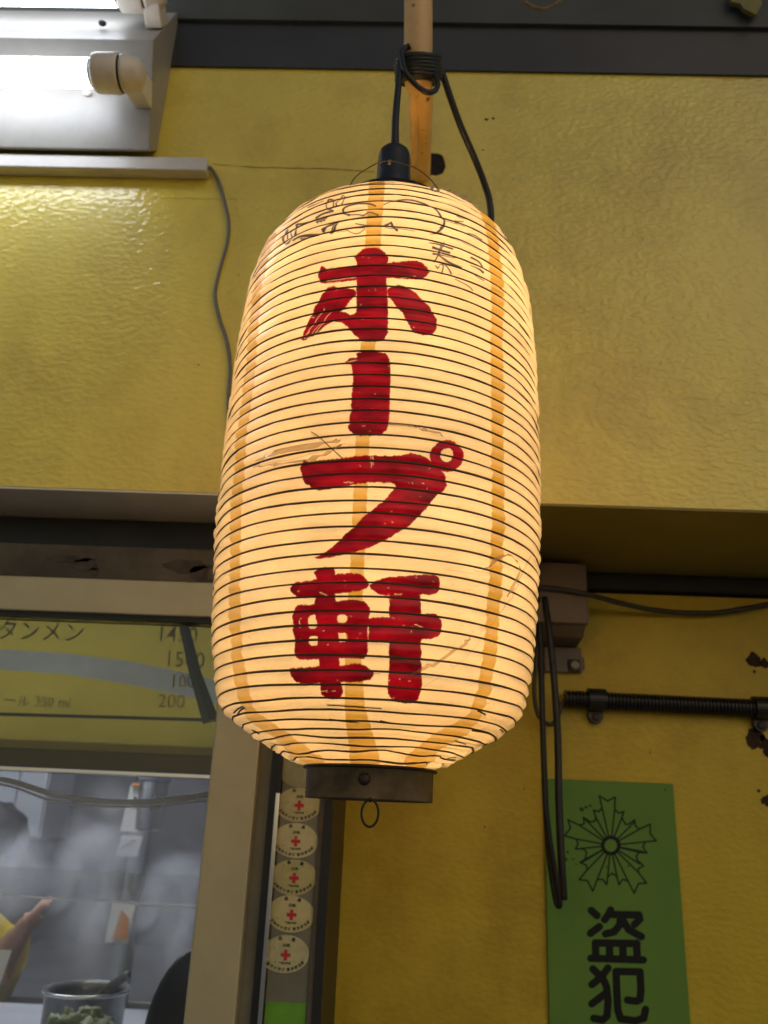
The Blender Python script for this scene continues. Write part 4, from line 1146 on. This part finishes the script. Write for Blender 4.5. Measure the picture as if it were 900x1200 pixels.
soc = ob('lamp_socket', MB().lathe([(sb[2]-0.06,0.0180),(sb[2]-0.002,0.0182),(sb[2],0.0174),(sb[2]+0.028,0.0168),(sb[2]+0.035,0.0155),(sb[2]+0.040,0.0115),(sb[2]+0.041,0.0060),(sb[2]+0.046,0.0050)], (sb[0],LY,0), 28), MBLACKP, lan, smooth=True)

# ------------------------------------------------------------------ bamboo pole and cord
hole = at(498, 209, WY)
wrp = at(490, 84, 0.72)
dirv = (Vector(wrp)-Vector(hole)).normalized()
far = at(490.5, -70, 0.70)
pole = thing('bamboo_pole', hole, 'tan bamboo pole sticking out of the wall above the lantern', 'pole')
PRr = 0.0163
# split lower end: two halves, full pole beyond
w0 = Vector(wrp)
P1 = w0 + (Vector(hole)-w0)*0.10
ob('pole_shaft', MB().tube([P1, w0, w0+(Vector(far)-w0)*0.5, Vector(far)], [PRr*0.97,PRr,PRr*1.01,PRr*1.03], 28, smooth=4), MBAM, pole, smooth=True)
rgt = Vector(at(496, 150, 0.82)); 
a1 = Vector(at(492, 112, 0.735)); b1 = Vector(at(494, 205, WY+0.03))
ob('split_half', MB().tube([w0+Vector((0.002,0,0)), Vector(at(495,120,0.76)), Vector(at(495,165,0.86)), Vector(at(495.5,214,WY+0.02))], [0.0125,0.0122,0.0118,0.0105], 18, smooth=5), MBAM, pole, smooth=True)
ob('split_half', MB().tube([w0+Vector((-0.004,-0.002,0)), Vector(at(485,118,0.75)), Vector(at(485.5,165,0.83)), Vector(at(484,212,0.90))], [0.0080,0.0068,0.0052,0.0028], 12, smooth=5), mat('split_bamboo_face', (0.78,0.50,0.22), 0.5, var=0.12, vscale=30), pole, smooth=True)
ob('wall_hole', splat(at(509,193,WY), 0.0155, WY, seed=12.0, amp=0.15, squash=1.3, n=44), mat('dark_hole', (0.02,0.012,0.006), 0.9, var=0.4, vscale=60), upw)  # flat dark patch on the wall where the pole enters

cord = thing('power_cord', wrp, 'black power cord wound round the bamboo pole and dropping behind the lantern', 'cord')
ax = (Vector(at(490, 60, 0.71))-Vector(at(490, 108, 0.735))).normalized()
s1 = ax.cross(Vector((1,0,0))).normalized(); s2 = s1.cross(ax).normalized()
coil = []
c0 = Vector(at(490.5, 97, 0.727)); c1 = Vector(at(490, 66, 0.712))
NT = 6
for lay in (0, 1):
    for k in range(NT*20):
        a_ = 2*PI*k/20; t = k/(NT*20)
        if lay: t = 0.92-0.84*t
        rr_ = PRr+0.0030+0.0052*lay+0.0006*math.sin(k*0.37+lay)
        coil.append(c0.lerp(c1, t) + s1*rr_*math.cos(a_) + s2*rr_*math.sin(a_))
ob('cord_wrap', MB().tube(coil, 0.0031, 10), MBLACK, cord, smooth=True, fixn=False)
ob('cord_lead', MB().tube([(sb[0],LY,sb[2]+0.044), at(463.5,140,LY), at(466.5,105,0.685), at(469,78,0.69), at(472,60,0.70), at(480,54,0.70)], [0.0046,0.0039,0.0037,0.0036,0.0036,0.0034], 10, smooth=6), MBLACK, cord, smooth=True)
ob('cord_loop', MB().tube([at(470,60,0.69), at(474,82,0.685), at(486,98,0.69), at(500,108,0.695), at(510,106,0.70), at(513,97,0.705), at(507,88,0.71), at(498,84,0.715)], 0.0030, 10, smooth=6), MBLACK, cord, smooth=True)
ob('cord_drop', MB().tube([at(500,70,0.72), at(511,72,0.722), at(517,82,0.725), at(527,112,0.74), at(540,148,0.76), at(556,185,0.785), at(567,213,0.80), at(574,238,0.81), at(574,268,0.82), at(560,330,0.86), at(575,500,0.93), at(600,590,0.93), at(622,650,1.10), at(630,700,1.16), at(634,760,1.17), at(636,850,1.17), at(640,950,1.17), at(650,1020,1.17), at(656,1058,1.17), at(651,1052,1.175), at(642,985,1.18), at(637,880,1.18), at(634,790,1.18), at(632,740,1.18), at(625,700,1.18)], 0.0040, 10, smooth=8), MBLACK, cord, smooth=True)
ob('cord_strap', MB().tube([at(638,700,1.16), at(646,760,1.15), at(653,850,1.15), at(655,940,1.15), at(658,1010,1.15), at(661,1054,1.155)], [0.0042,0.0045,0.0048,0.0050,0.0050,0.0046], 8, smooth=6), MBLACK, cord, smooth=True)

# ------------------------------------------------------------------ fluorescent fixture
FX = -0.3811
fl = thing('fluorescent_fixture', (-0.9, 0.93, 0.86), 'white twin tube fluorescent light fixed to the wall, top left', 'light fixture')
sec = [(0.949,0.888),(0.923,0.861),(0.9205,0.8625),(0.8715,1.011),(0.935,1.141),(0.949,1.150)]
ob('housing', MB().prismx(sec, -1.65, FX), MWHITE, fl, bevel=0.0012)
def lampholder(cyz, foot, X0, name='lampholder'):
    y, z = cyz
    h = ob(name, MB().lathe([(0,0.021),(0.002,0.0248),(0.006,0.0258),(0.034,0.0258),(0.0365,0.0245)], (X0,y,z), 40, 'x'), MWHITEP, fl, smooth=True)
    sub('holder_groove', MB().lathe([(0.0366,0.0240),(0.0390,0.0240)], (X0,y,z), 40, 'x'), MIRON, h)
    sub('holder_back', MB().lathe([(0.0391,0.0235),(0.043,0.0250),(0.046,0.0215),(0.060,0.0190),(0.066,0.0120)], (X0,y,z), 40, 'x'), MWHITEP, h, smooth=True)
    fy, fz = foot
    v = Vector((0, fy-y, fz-z))
    n_ = Vector((0, v.z, -v.y)).normalized()*0.016
    q = []
    for xx in (X0+0.036, X0+0.060):
        for sgn in (-1, 1):
            q.append((xx, y+n_.y*sgn, z+n_.z*sgn)); q.append((xx, fy+n_.y*sgn*1.2, fz+n_.z*sgn*1.2))
    m_ = MB().add(q, [(0,1,3,2),(4,6,7,5),(0,2,6,4),(1,5,7,3),(0,4,5,1),(2,3,7,6)])
    sub('holder_foot', m_, MWHITEP, h, bevel=0.002)
tl = (0.843, 0.917); tu = (0.866, 1.094)
XE = at(110, 90, tl[0])[0]
for c, ft in ((tl, (0.897,0.9365)), (tu, (0.901,1.072))):
    xe = XE if c is tl else at(137, 5, tu[0])[0]
    ob('fluorescent_tube', MB().lathe([(0,0.0185),(1.2,0.0185)], (xe-1.2,c[0],c[1]), 32, 'x'), MTUBE, fl, smooth=True)
    ob('tube_end', MB().lathe([(0,0.0188),(0.010,0.0188)], (xe-0.004,c[0],c[1]), 32, 'x'), MCHROME, fl, smooth=False)
    lampholder(c, ft, xe)
sl = at(168, 107, 0.897)
def slope(t): return (0.9205+(0.8715-0.9205)*t, 0.8625+(1.011-0.8625)*t)
qa, qb = slope(0.42), slope(0.74)
ob('holder_slot', MB().box(-0.398, -0.395, min(qa[0],qb[0])-0.0008, min(qa[0],qb[0])+0.0006, qa[1], qa[1]+0.001) if False else MB().add([(-0.4015,qa[0]-0.0006,qa[1]-0.0002),(-0.3990,qa[0]-0.0006,qa[1]-0.0002),(-0.3990,qb[0]-0.0006,qb[1]-0.0002),(-0.4015,qb[0]-0.0006,qb[1]-0.0002)], [(0,1,2,3)]), MIRON, fl, fixn=False)
for (a, b, f_) in ((121,30,'u'), (103,112,'l')):
    if f_ == 'u': c = at(a, b, 0.889)
    else: c = at(a, b, 0.897)
    ob('fixing_screw', MB().blob((c[0], c[1]-0.004, c[2]), (0.006,0.005,0.0035), 14, 8), MIRON if f_ == 'u' else MWHITEP, fl, smooth=True)
MRACE = mat('white_trunking_plastic', (0.62, 0.59, 0.56), 0.35, var=0.07, vscale=14)
rw = thing('cable_raceway', (-0.9, 0.94, 0.836), 'white cable trunking on the wall under the fluorescent fixture', 'trunking')
ob('raceway_base', MB().box(-1.6, -0.3005, 0.9335, 0.9495, 0.838, 0.8575), MRACE, rw, bevel=0.0015)
ob('raceway_cover', MB().box(-1.6, -0.3000, 0.9290, 0.9333, 0.8365, 0.859), MRACE, rw, bevel=0.0015)
ob('grey_cable', MB().tube([(-0.301,0.942,0.850), at(247,197,0.943), at(256,212,0.944), at(264,240,0.944), at(268,262,0.944), at(266,285,0.944), at(257,318,0.944), at(252,345,0.944), at(257,372,0.944), at(266,400,0.944), at(270,430,0.944), at(268,470,0.944), at(272,520,0.944), at(290,575,0.944)], 0.0026, 8, smooth=6), MGREYC, label='thin grey cable wandering down the yellow wall from the white trunking', cat='cable', smooth=True)

# rope and scrap at the top right
ropep = [(605,-12),(615,2),(628,9),(640,10),(652,4),(661,-3),(666,-14)]
ob('frayed_rope', MB().tube([at(a, b, 0.88) for a, b in ropep], 0.0024, 7, smooth=6), MTAN, label='pale frayed rope loop dangling at the top right', cat='rope', smooth=True)
q = [at(a, b, 0.925) for a, b in ((855,-14),(857,2),(868,4),(872,10),(886,17),(893,5),(890,-14))]
ob('yellow_tag', MB().prismy([(a[0], a[2]) for a in q], 0.925, 0.932), mat('olive_yellow_scrap', (0.22,0.20,0.05), 0.6, var=0.2, vscale=40), label='small olive yellow scrap on the dark board, top right corner', cat='tag')

# ------------------------------------------------------------------ junction box, conduit, cable on the right
jb = thing('junction_box', at(660, 790, WR), 'brownish grey junction box on the wall beside the lantern', 'junction box')
x0 = at(600, 740, 1.16)[0]; x1 = at(690, 730, 1.16)[0]
zt = 0.355; zb = at(660, 730, 1.16)[2]; zb2 = at(660, 745, WR)[2]
ob('box_body', MB().prismx([(1.16,zb),(1.16,zt-0.002),(WR-0.0005,zt-0.002),(WR-0.0005,zb-0.002)], x0, x1), MBOXG, jb, bevel=0.002)
ob('box_skirt', MB().prismx([(1.166,zb-0.0005),(1.185,zb-0.014),(WR-0.0005,zb-0.020),(WR-0.0005,zb-0.0005)], x0, x1-0.003), MBOXG, jb, bevel=0.001)
fa = at(636, 748, WR); fb = at(684, 790, WR)
ob('box_flange', MB().prismy([(fa[0],fb[2]),(fb[0]-0.006,fb[2]),(fb[0],fb[2]+0.006),(fb[0],fb[2]+0.02),(fb[0]-0.004,fb[2]+0.026),(fb[0]-0.004,zb-0.02),(fa[0],zb-0.02)], WR-0.010, WR-0.0006), MBOXG, jb, bevel=0.0015)
sc_ = at(673, 780, WR-0.011)
ob('flange_washer', MB().box(sc_[0]-0.0095, sc_[0]+0.0085, WR-0.0125, WR-0.0102, sc_[2]-0.009, sc_[2]+0.009), MIRON, jb, bevel=0.001)
ob('flange_screw', MB().lathe([(-0.006,0.003),(-0.0055,0.006),(-0.002,0.0068),(0.0,0.0068)], (sc_[0],WR-0.0127,sc_[2]), 18, 'y'), MALUD, jb, smooth=False)
s2_ = at(649, 780, WR-0.011)
ob('flange_screw', MB().lathe([(-0.002,0.003),(0.0,0.0035)], (s2_[0],WR-0.0103,s2_[2]), 14, 'y'), MIRON, jb)

ob('brown_cable', MB().tube([at(600,686,1.155), at(650,690,1.155), at(686,696,1.157), at(720,705,1.19), at(760,714,1.215), at(800,718,1.225), at(840,718,1.225), at(880,712,1.225), at(930,703,1.225), at(1000,690,1.225)], 0.0040, 8, smooth=6), MBROWNC, label='brown cable drooping along the top of the recessed wall from the junction box', cat='cable', smooth=True)
cd = thing('corrugated_conduit', at(780, 826, WR-0.016), 'black corrugated conduit clamped across the recessed wall above the green sign', 'conduit')
ca = Vector(at(662, 819, WR-0.018)); cb = Vector(at(960, 834, WR-0.018))
L_ = (cb-ca).length; nrg = int(L_/0.0050)
pts = []; rad = []
for i in range(nrg*4+1):
    t = i/(nrg*4)
    pts.append(ca.lerp(cb, t)); rad.append((0.0130 if (i % 4) in (0, 1) else 0.0104)*(1 if t < 2 else 1))
ob('conduit_tube', MB().tube(pts, rad, 18), MCOND, cd, smooth=False, fixn=False)
for pxc in (699, 893):
    cc = Vector(at(pxc, 820 + (pxc-699)*0.05, WR-0.018))
    cl = ob('conduit_clamp', MB().lathe([(-0.0125,0.0135),(-0.0125,0.0160),(0.0125,0.0160),(0.0125,0.0135)], cc, 28, 'x'), MCOND, cd)
    sub('clamp_lug', MB().prismy([(cc.x-0.011,cc.z-0.008),(cc.x+0.011,cc.z-0.008),(cc.x+0.011,cc.z-0.024),(cc.x+0.006,cc.z-0.031),(cc.x,cc.z-0.033),(cc.x-0.006,cc.z-0.031),(cc.x-0.011,cc.z-0.024)], WR-0.010, WR-0.001), MCOND, cl, bevel=0.001)
    sub('clamp_screw', MB().lathe([(-0.003,0.003),(-0.0025,0.0055),(0,0.006)], (cc.x,WR-0.0102,cc.z-0.0235), 16, 'y'), MIRON, cl)
ob('cable_tail', MB().tube([at(664,818,WR-0.02), at(658,826,WR-0.02), at(653,842,WR-0.02), at(646,849,WR-0.02), at(638,846,WR-0.02), at(630,836,WR-0.02), at(626,810,WR-0.02), at(628,780,WR-0.02), at(630,740,WR-0.02)], 0.0032, 8, smooth=6), MBROWNC, cd, smooth=True)

# ------------------------------------------------------------------ green sign
GY = WR-0.006
c_ = [at(637,912,GY), at(789,919,GY)]
gx0, gx1, gz1 = c_[0][0], c_[1][0], c_[0][2]
gz0 = gz1-0.62
sg = thing('green_sign', ((gx0+gx1)/2, GY, gz0), 'green plate with black starburst emblem and bold characters, lower right', 'sign')
SW, SH = 768, 1536
zlo = gz1-0.36
gu, gv = np.meshgrid((np.arange(SW)+.5)/SW, (np.arange(SH)+.5)/SH)
GX = gx0+gu*(gx1-gx0); GZ = zlo+gv*(gz1-zlo)
QX, QY = proj(GX, np.full_like(GX, GY), GZ)
gi = np.zeros((SH, SW), np.float32)
k3 = lambda p: crop(p, 670, 1040, 120/900)
for st in ([(172,202),(222,247)], [(165,403),(242,345)], [(342,198),(322,240),(290,282)], [(360,238),(590,242),(598,280),(552,325)], [(430,250),(422,330),(372,390),(298,408)], [(436,270),(500,370),(612,432)],
           [(207,487),(573,493)], [(208,490),(212,620)], [(330,490),(334,620)], [(447,490),(452,620)], [(569,490),(576,620)], [(168,622),(628,637)],
           [(187,717),(262,790)], [(318,708),(262,785),(178,853)], [(262,770),(305,870),(320,1000),(310,1130),(270,1165),(194,1150)], [(298,930),(178,1022)],
           [(392,738),(600,742),(608,900),(600,985),(570,1000),(490,990)], [(390,738),(395,900),(405,1080),(430,1155),(560,1172),(632,1150),(648,1072)]):
    stroke(gi, QX, QY, k3(st), 9.0, 0.4)
e4 = lambda p: crop(p, 650, 920, 130/900)
OUT = [(385,185),(362,88),(430,128),(490,98),(487,195),(520,228),(562,215),(545,265),(575,318),(600,318),(648,283),(655,332),(687,358),(775,318),(775,395),(824,452),(735,460),(715,500),(748,552),(685,545),(662,575),(672,612),(722,655),(680,678),(678,707),(745,795),(680,800),(645,877),(598,785),(585,775),(550,765),(522,810),(505,742),(465,715),(430,745),(422,808),(390,765),(345,767),(310,862),(265,775),(198,768),(262,690),(258,650),(205,628),(248,602),(258,545),(235,518),(168,518),(190,480),(177,438),(80,412),(128,350),(108,282),(200,325),(240,315),(233,262),(290,300),(328,292),(335,262),(315,205),(360,215),(385,185)]
stroke(gi, QX, QY, e4(OUT), 2.0, 0.4)
for v in ((385,185),(487,195),(545,265),(648,300),(687,358),(735,460),(720,540),(685,545),(690,640),(678,707),(598,785),(510,765),(505,742),(430,745),(425,790),(345,767),(262,690),(225,625),(248,602),(215,515),(177,438),(200,325),(245,275),(335,262)):
    d = Vector((v[0]-455, v[1]-490)); d.normalize()
    stroke(gi, QX, QY, e4([(455+d.x*70, 490+d.y*70), v]), 1.9, 0.4)
stroke(gi, QX, QY, e4([(455+66*math.cos(2*PI*k/30), 490+66*math.sin(2*PI*k/30)) for k in range(31)]), 4.4, 0.4)
for (a, b, r) in ((215,195,4.5),(250,178,3),(285,165,2.5),(88,600,3),(100,540,2.2),(145,600,1.8),(172,640,1.4),(420,665,1.6),(595,655,1.8)):
    stroke(gi, QX, QY, e4([(a, b), (a+8, b+5)]), r, 0.5, 0.85)
GIM = image('sign_print', [gi, gi, gi])
def sign_mat():
    m = mat('green_sign_face', (0.14, 0.27, 0.045), 0.5, var=0.12, vscale=9, bump=0.05, bscale=300, col2=(0.115, 0.235, 0.045))
    n = m.node_tree.nodes; l = m.node_tree.links
    b = n['Principled BSDF']; src = b.inputs['Base Color'].links[0].from_socket
    b.inputs['Specular IOR Level'].default_value = 0.2
    u = n.new('ShaderNodeUVMap'); u.uv_map = 'UVMap'
    im = n.new('ShaderNodeTexImage'); im.image = GIM; im.interpolation = 'Cubic'; im.extension = 'CLIP'
    l.new(u.outputs[0], im.inputs[0])
    mx = n.new('ShaderNodeMix'); mx.data_type = 'RGBA'; mx.inputs['B'].default_value = (0.008, 0.010, 0.010, 1)
    l.new(im.outputs[0], mx.inputs['Factor']); l.new(src, mx.inputs['A']); l.new(mx.outputs['Result'], b.inputs['Base Color'])
    return m
MGS = sign_mat()
mb = MB().box(gx0, gx1, GY, WR-0.0005, gz0, gz1)
mb.uv = [((v[0]-gx0)/(gx1-gx0), (v[2]-zlo)/(gz1-zlo)) for v in mb.v]
ob('sign_plate', mb, MGS, sg, fixn=False, bevel=0.0015)
s3 = at(779, 925, GY)
ob('sign_nail', MB().lathe([(-0.001,0.0008),(0,0.0012)], (s3[0],GY-0.0003,s3[2]), 10, 'y'), MIRON, sg)

# ------------------------------------------------------------------ oval stickers on the stile
MSTK = mat('cream_sticker', (0.60, 0.54, 0.26), 0.4, var=0.08, vscale=30)
MSTKF = mat('faded_sticker', (0.38, 0.37, 0.20), 0.5, var=0.12, vscale=60)
SYY = 1.0098
MSTKS = [mat('cream_sticker', c_, 0.4, var=v_, vscale=q_) for c_, v_, q_ in (((0.60,0.54,0.26),0.10,40), ((0.66,0.60,0.32),0.07,60), ((0.56,0.50,0.22),0.12,50), ((0.64,0.57,0.27),0.09,35), ((0.60,0.55,0.30),0.12,70))]
def sticker(px_, py_, lab, top='会員', mid='(普通)', faded=False, tilt=0.0, k=0):
    c = at(px_, py_, SYY)
    RX, RZ = 0.0262, 0.0184
    t = thing('oval_sticker', (c[0], SYY, c[2]-RZ), lab, 'sticker', 'oval member stickers on the door stile')
    n_ = 40
    right = -0.0914
    poly = []
    for i in range(n_):
        a = 2*PI*i/n_
        tl_ = (-0.05, 0.04, -0.03, 0.02, -0.06, 0.05)[k]; rf = 1+0.012*math.sin(3*a+k*2)
        x = c[0]+rf*(RX*math.cos(a)-RZ*math.sin(a)*tl_); z = c[2]+rf*(RZ*math.sin(a)+RX*math.cos(a)*tl_)
        poly.append((min(x, right), z))
    ob('sticker_disc', MB().prismy(poly, SYY-0.0006-0.00005*k, SYY+0.0001), MSTKF if faded else MSTKS[k-1], t)
    if faded: return
    y = SYY-0.0009-0.00005*k
    blk = MB(); rd = MB()
    for q_ in range((3, 9, 2, 4, 1, 5)[k]):
        sx_, sz_ = c[0]+random.uniform(-0.018, 0.012), c[2]+random.uniform(-0.010, 0.012)
        ob('scuff', splat((sx_, SYY, sz_), random.uniform(0.0004, 0.0011), y+0.0001, seed=q_*2.2+k, thick=0.00012, n=10), MSTKF, t, fixn=False)
    s = 0.0062
    put_text(blk, top[0], s*0.72, (c[0]-0.0062, y, c[2]+0.0150), 0.22, bold=0.00012)
    put_text(blk, top[1], s*0.72, (c[0]+0.0082, y, c[2]+0.0140), -0.35, bold=0.00012)
    put_text(blk, mid, s*0.52, (c[0]+0.0008, y, c[2]+0.0085), 0, bold=0.00008)
    put_text(blk, '平成26年度', s*0.42, (c[0]+0.0005, y, c[2]-0.0088), 0.0, bold=0.00008)
    ch = '日本赤十字社東京都支部'
    for i, g in enumerate(ch):
        a = math.radians(-90 + (i-5)*12.2)
        x = c[0]+RX*0.86*math.cos(a); z = c[2]+RZ*0.82*math.sin(a)
        if x > right-0.001: continue
        put_text(blk, g, s*0.56, (x, y, z), (a+PI/2)*0.75, bold=0.00012)
    ob('black_print', blk, MINK, t, fixn=False)
    w_, l_ = 0.0018, 0.0053
    rc_ = (c[0]+0.0008, c[2]-0.0008)
    rd.add([(rc_[0]+a*1.0, y, rc_[1]+b) for a, b in ((-w_,-l_),(w_,-l_),(w_,-w_),(l_,-w_),(l_,w_),(w_,w_),(w_,l_),(-w_,l_),(-w_,w_),(-l_,w_),(-l_,-w_),(-w_,-w_))], [tuple(range(12))])
    ob('red_cross', rd, MREDI, t, fixn=False)
sticker(352, 903, 'faded blank oval sticker half hidden behind the lantern base', faded=True, k=0)
sticker(350, 943, 'scuffed cream oval red cross sticker just under the lantern cap', k=1)
sticker(346, 985, 'cream oval red cross sticker, second below the lantern cap', k=2)
sticker(344, 1028, 'cream oval red cross sticker in the middle of the column, small brown mark', k=3)
sticker(341, 1071, 'cream oval red cross sticker above the lowest one', k=4)
sticker(334, 1118, 'lowest cream oval red cross sticker, over the lime green patch', k=5)
gp = at(310, 1173, SYY); gq = at(352, 1240, SYY)
t = thing('lime_patch', (gp[0], SYY, gq[2]), 'lime green glossy patch at the bottom of the door stile', 'sticker')
ob('patch_sheet', MB().box(-0.1355, -0.0925, SYY-0.001, SYY+0.0001, gq[2], gp[2]), MLIME, t)
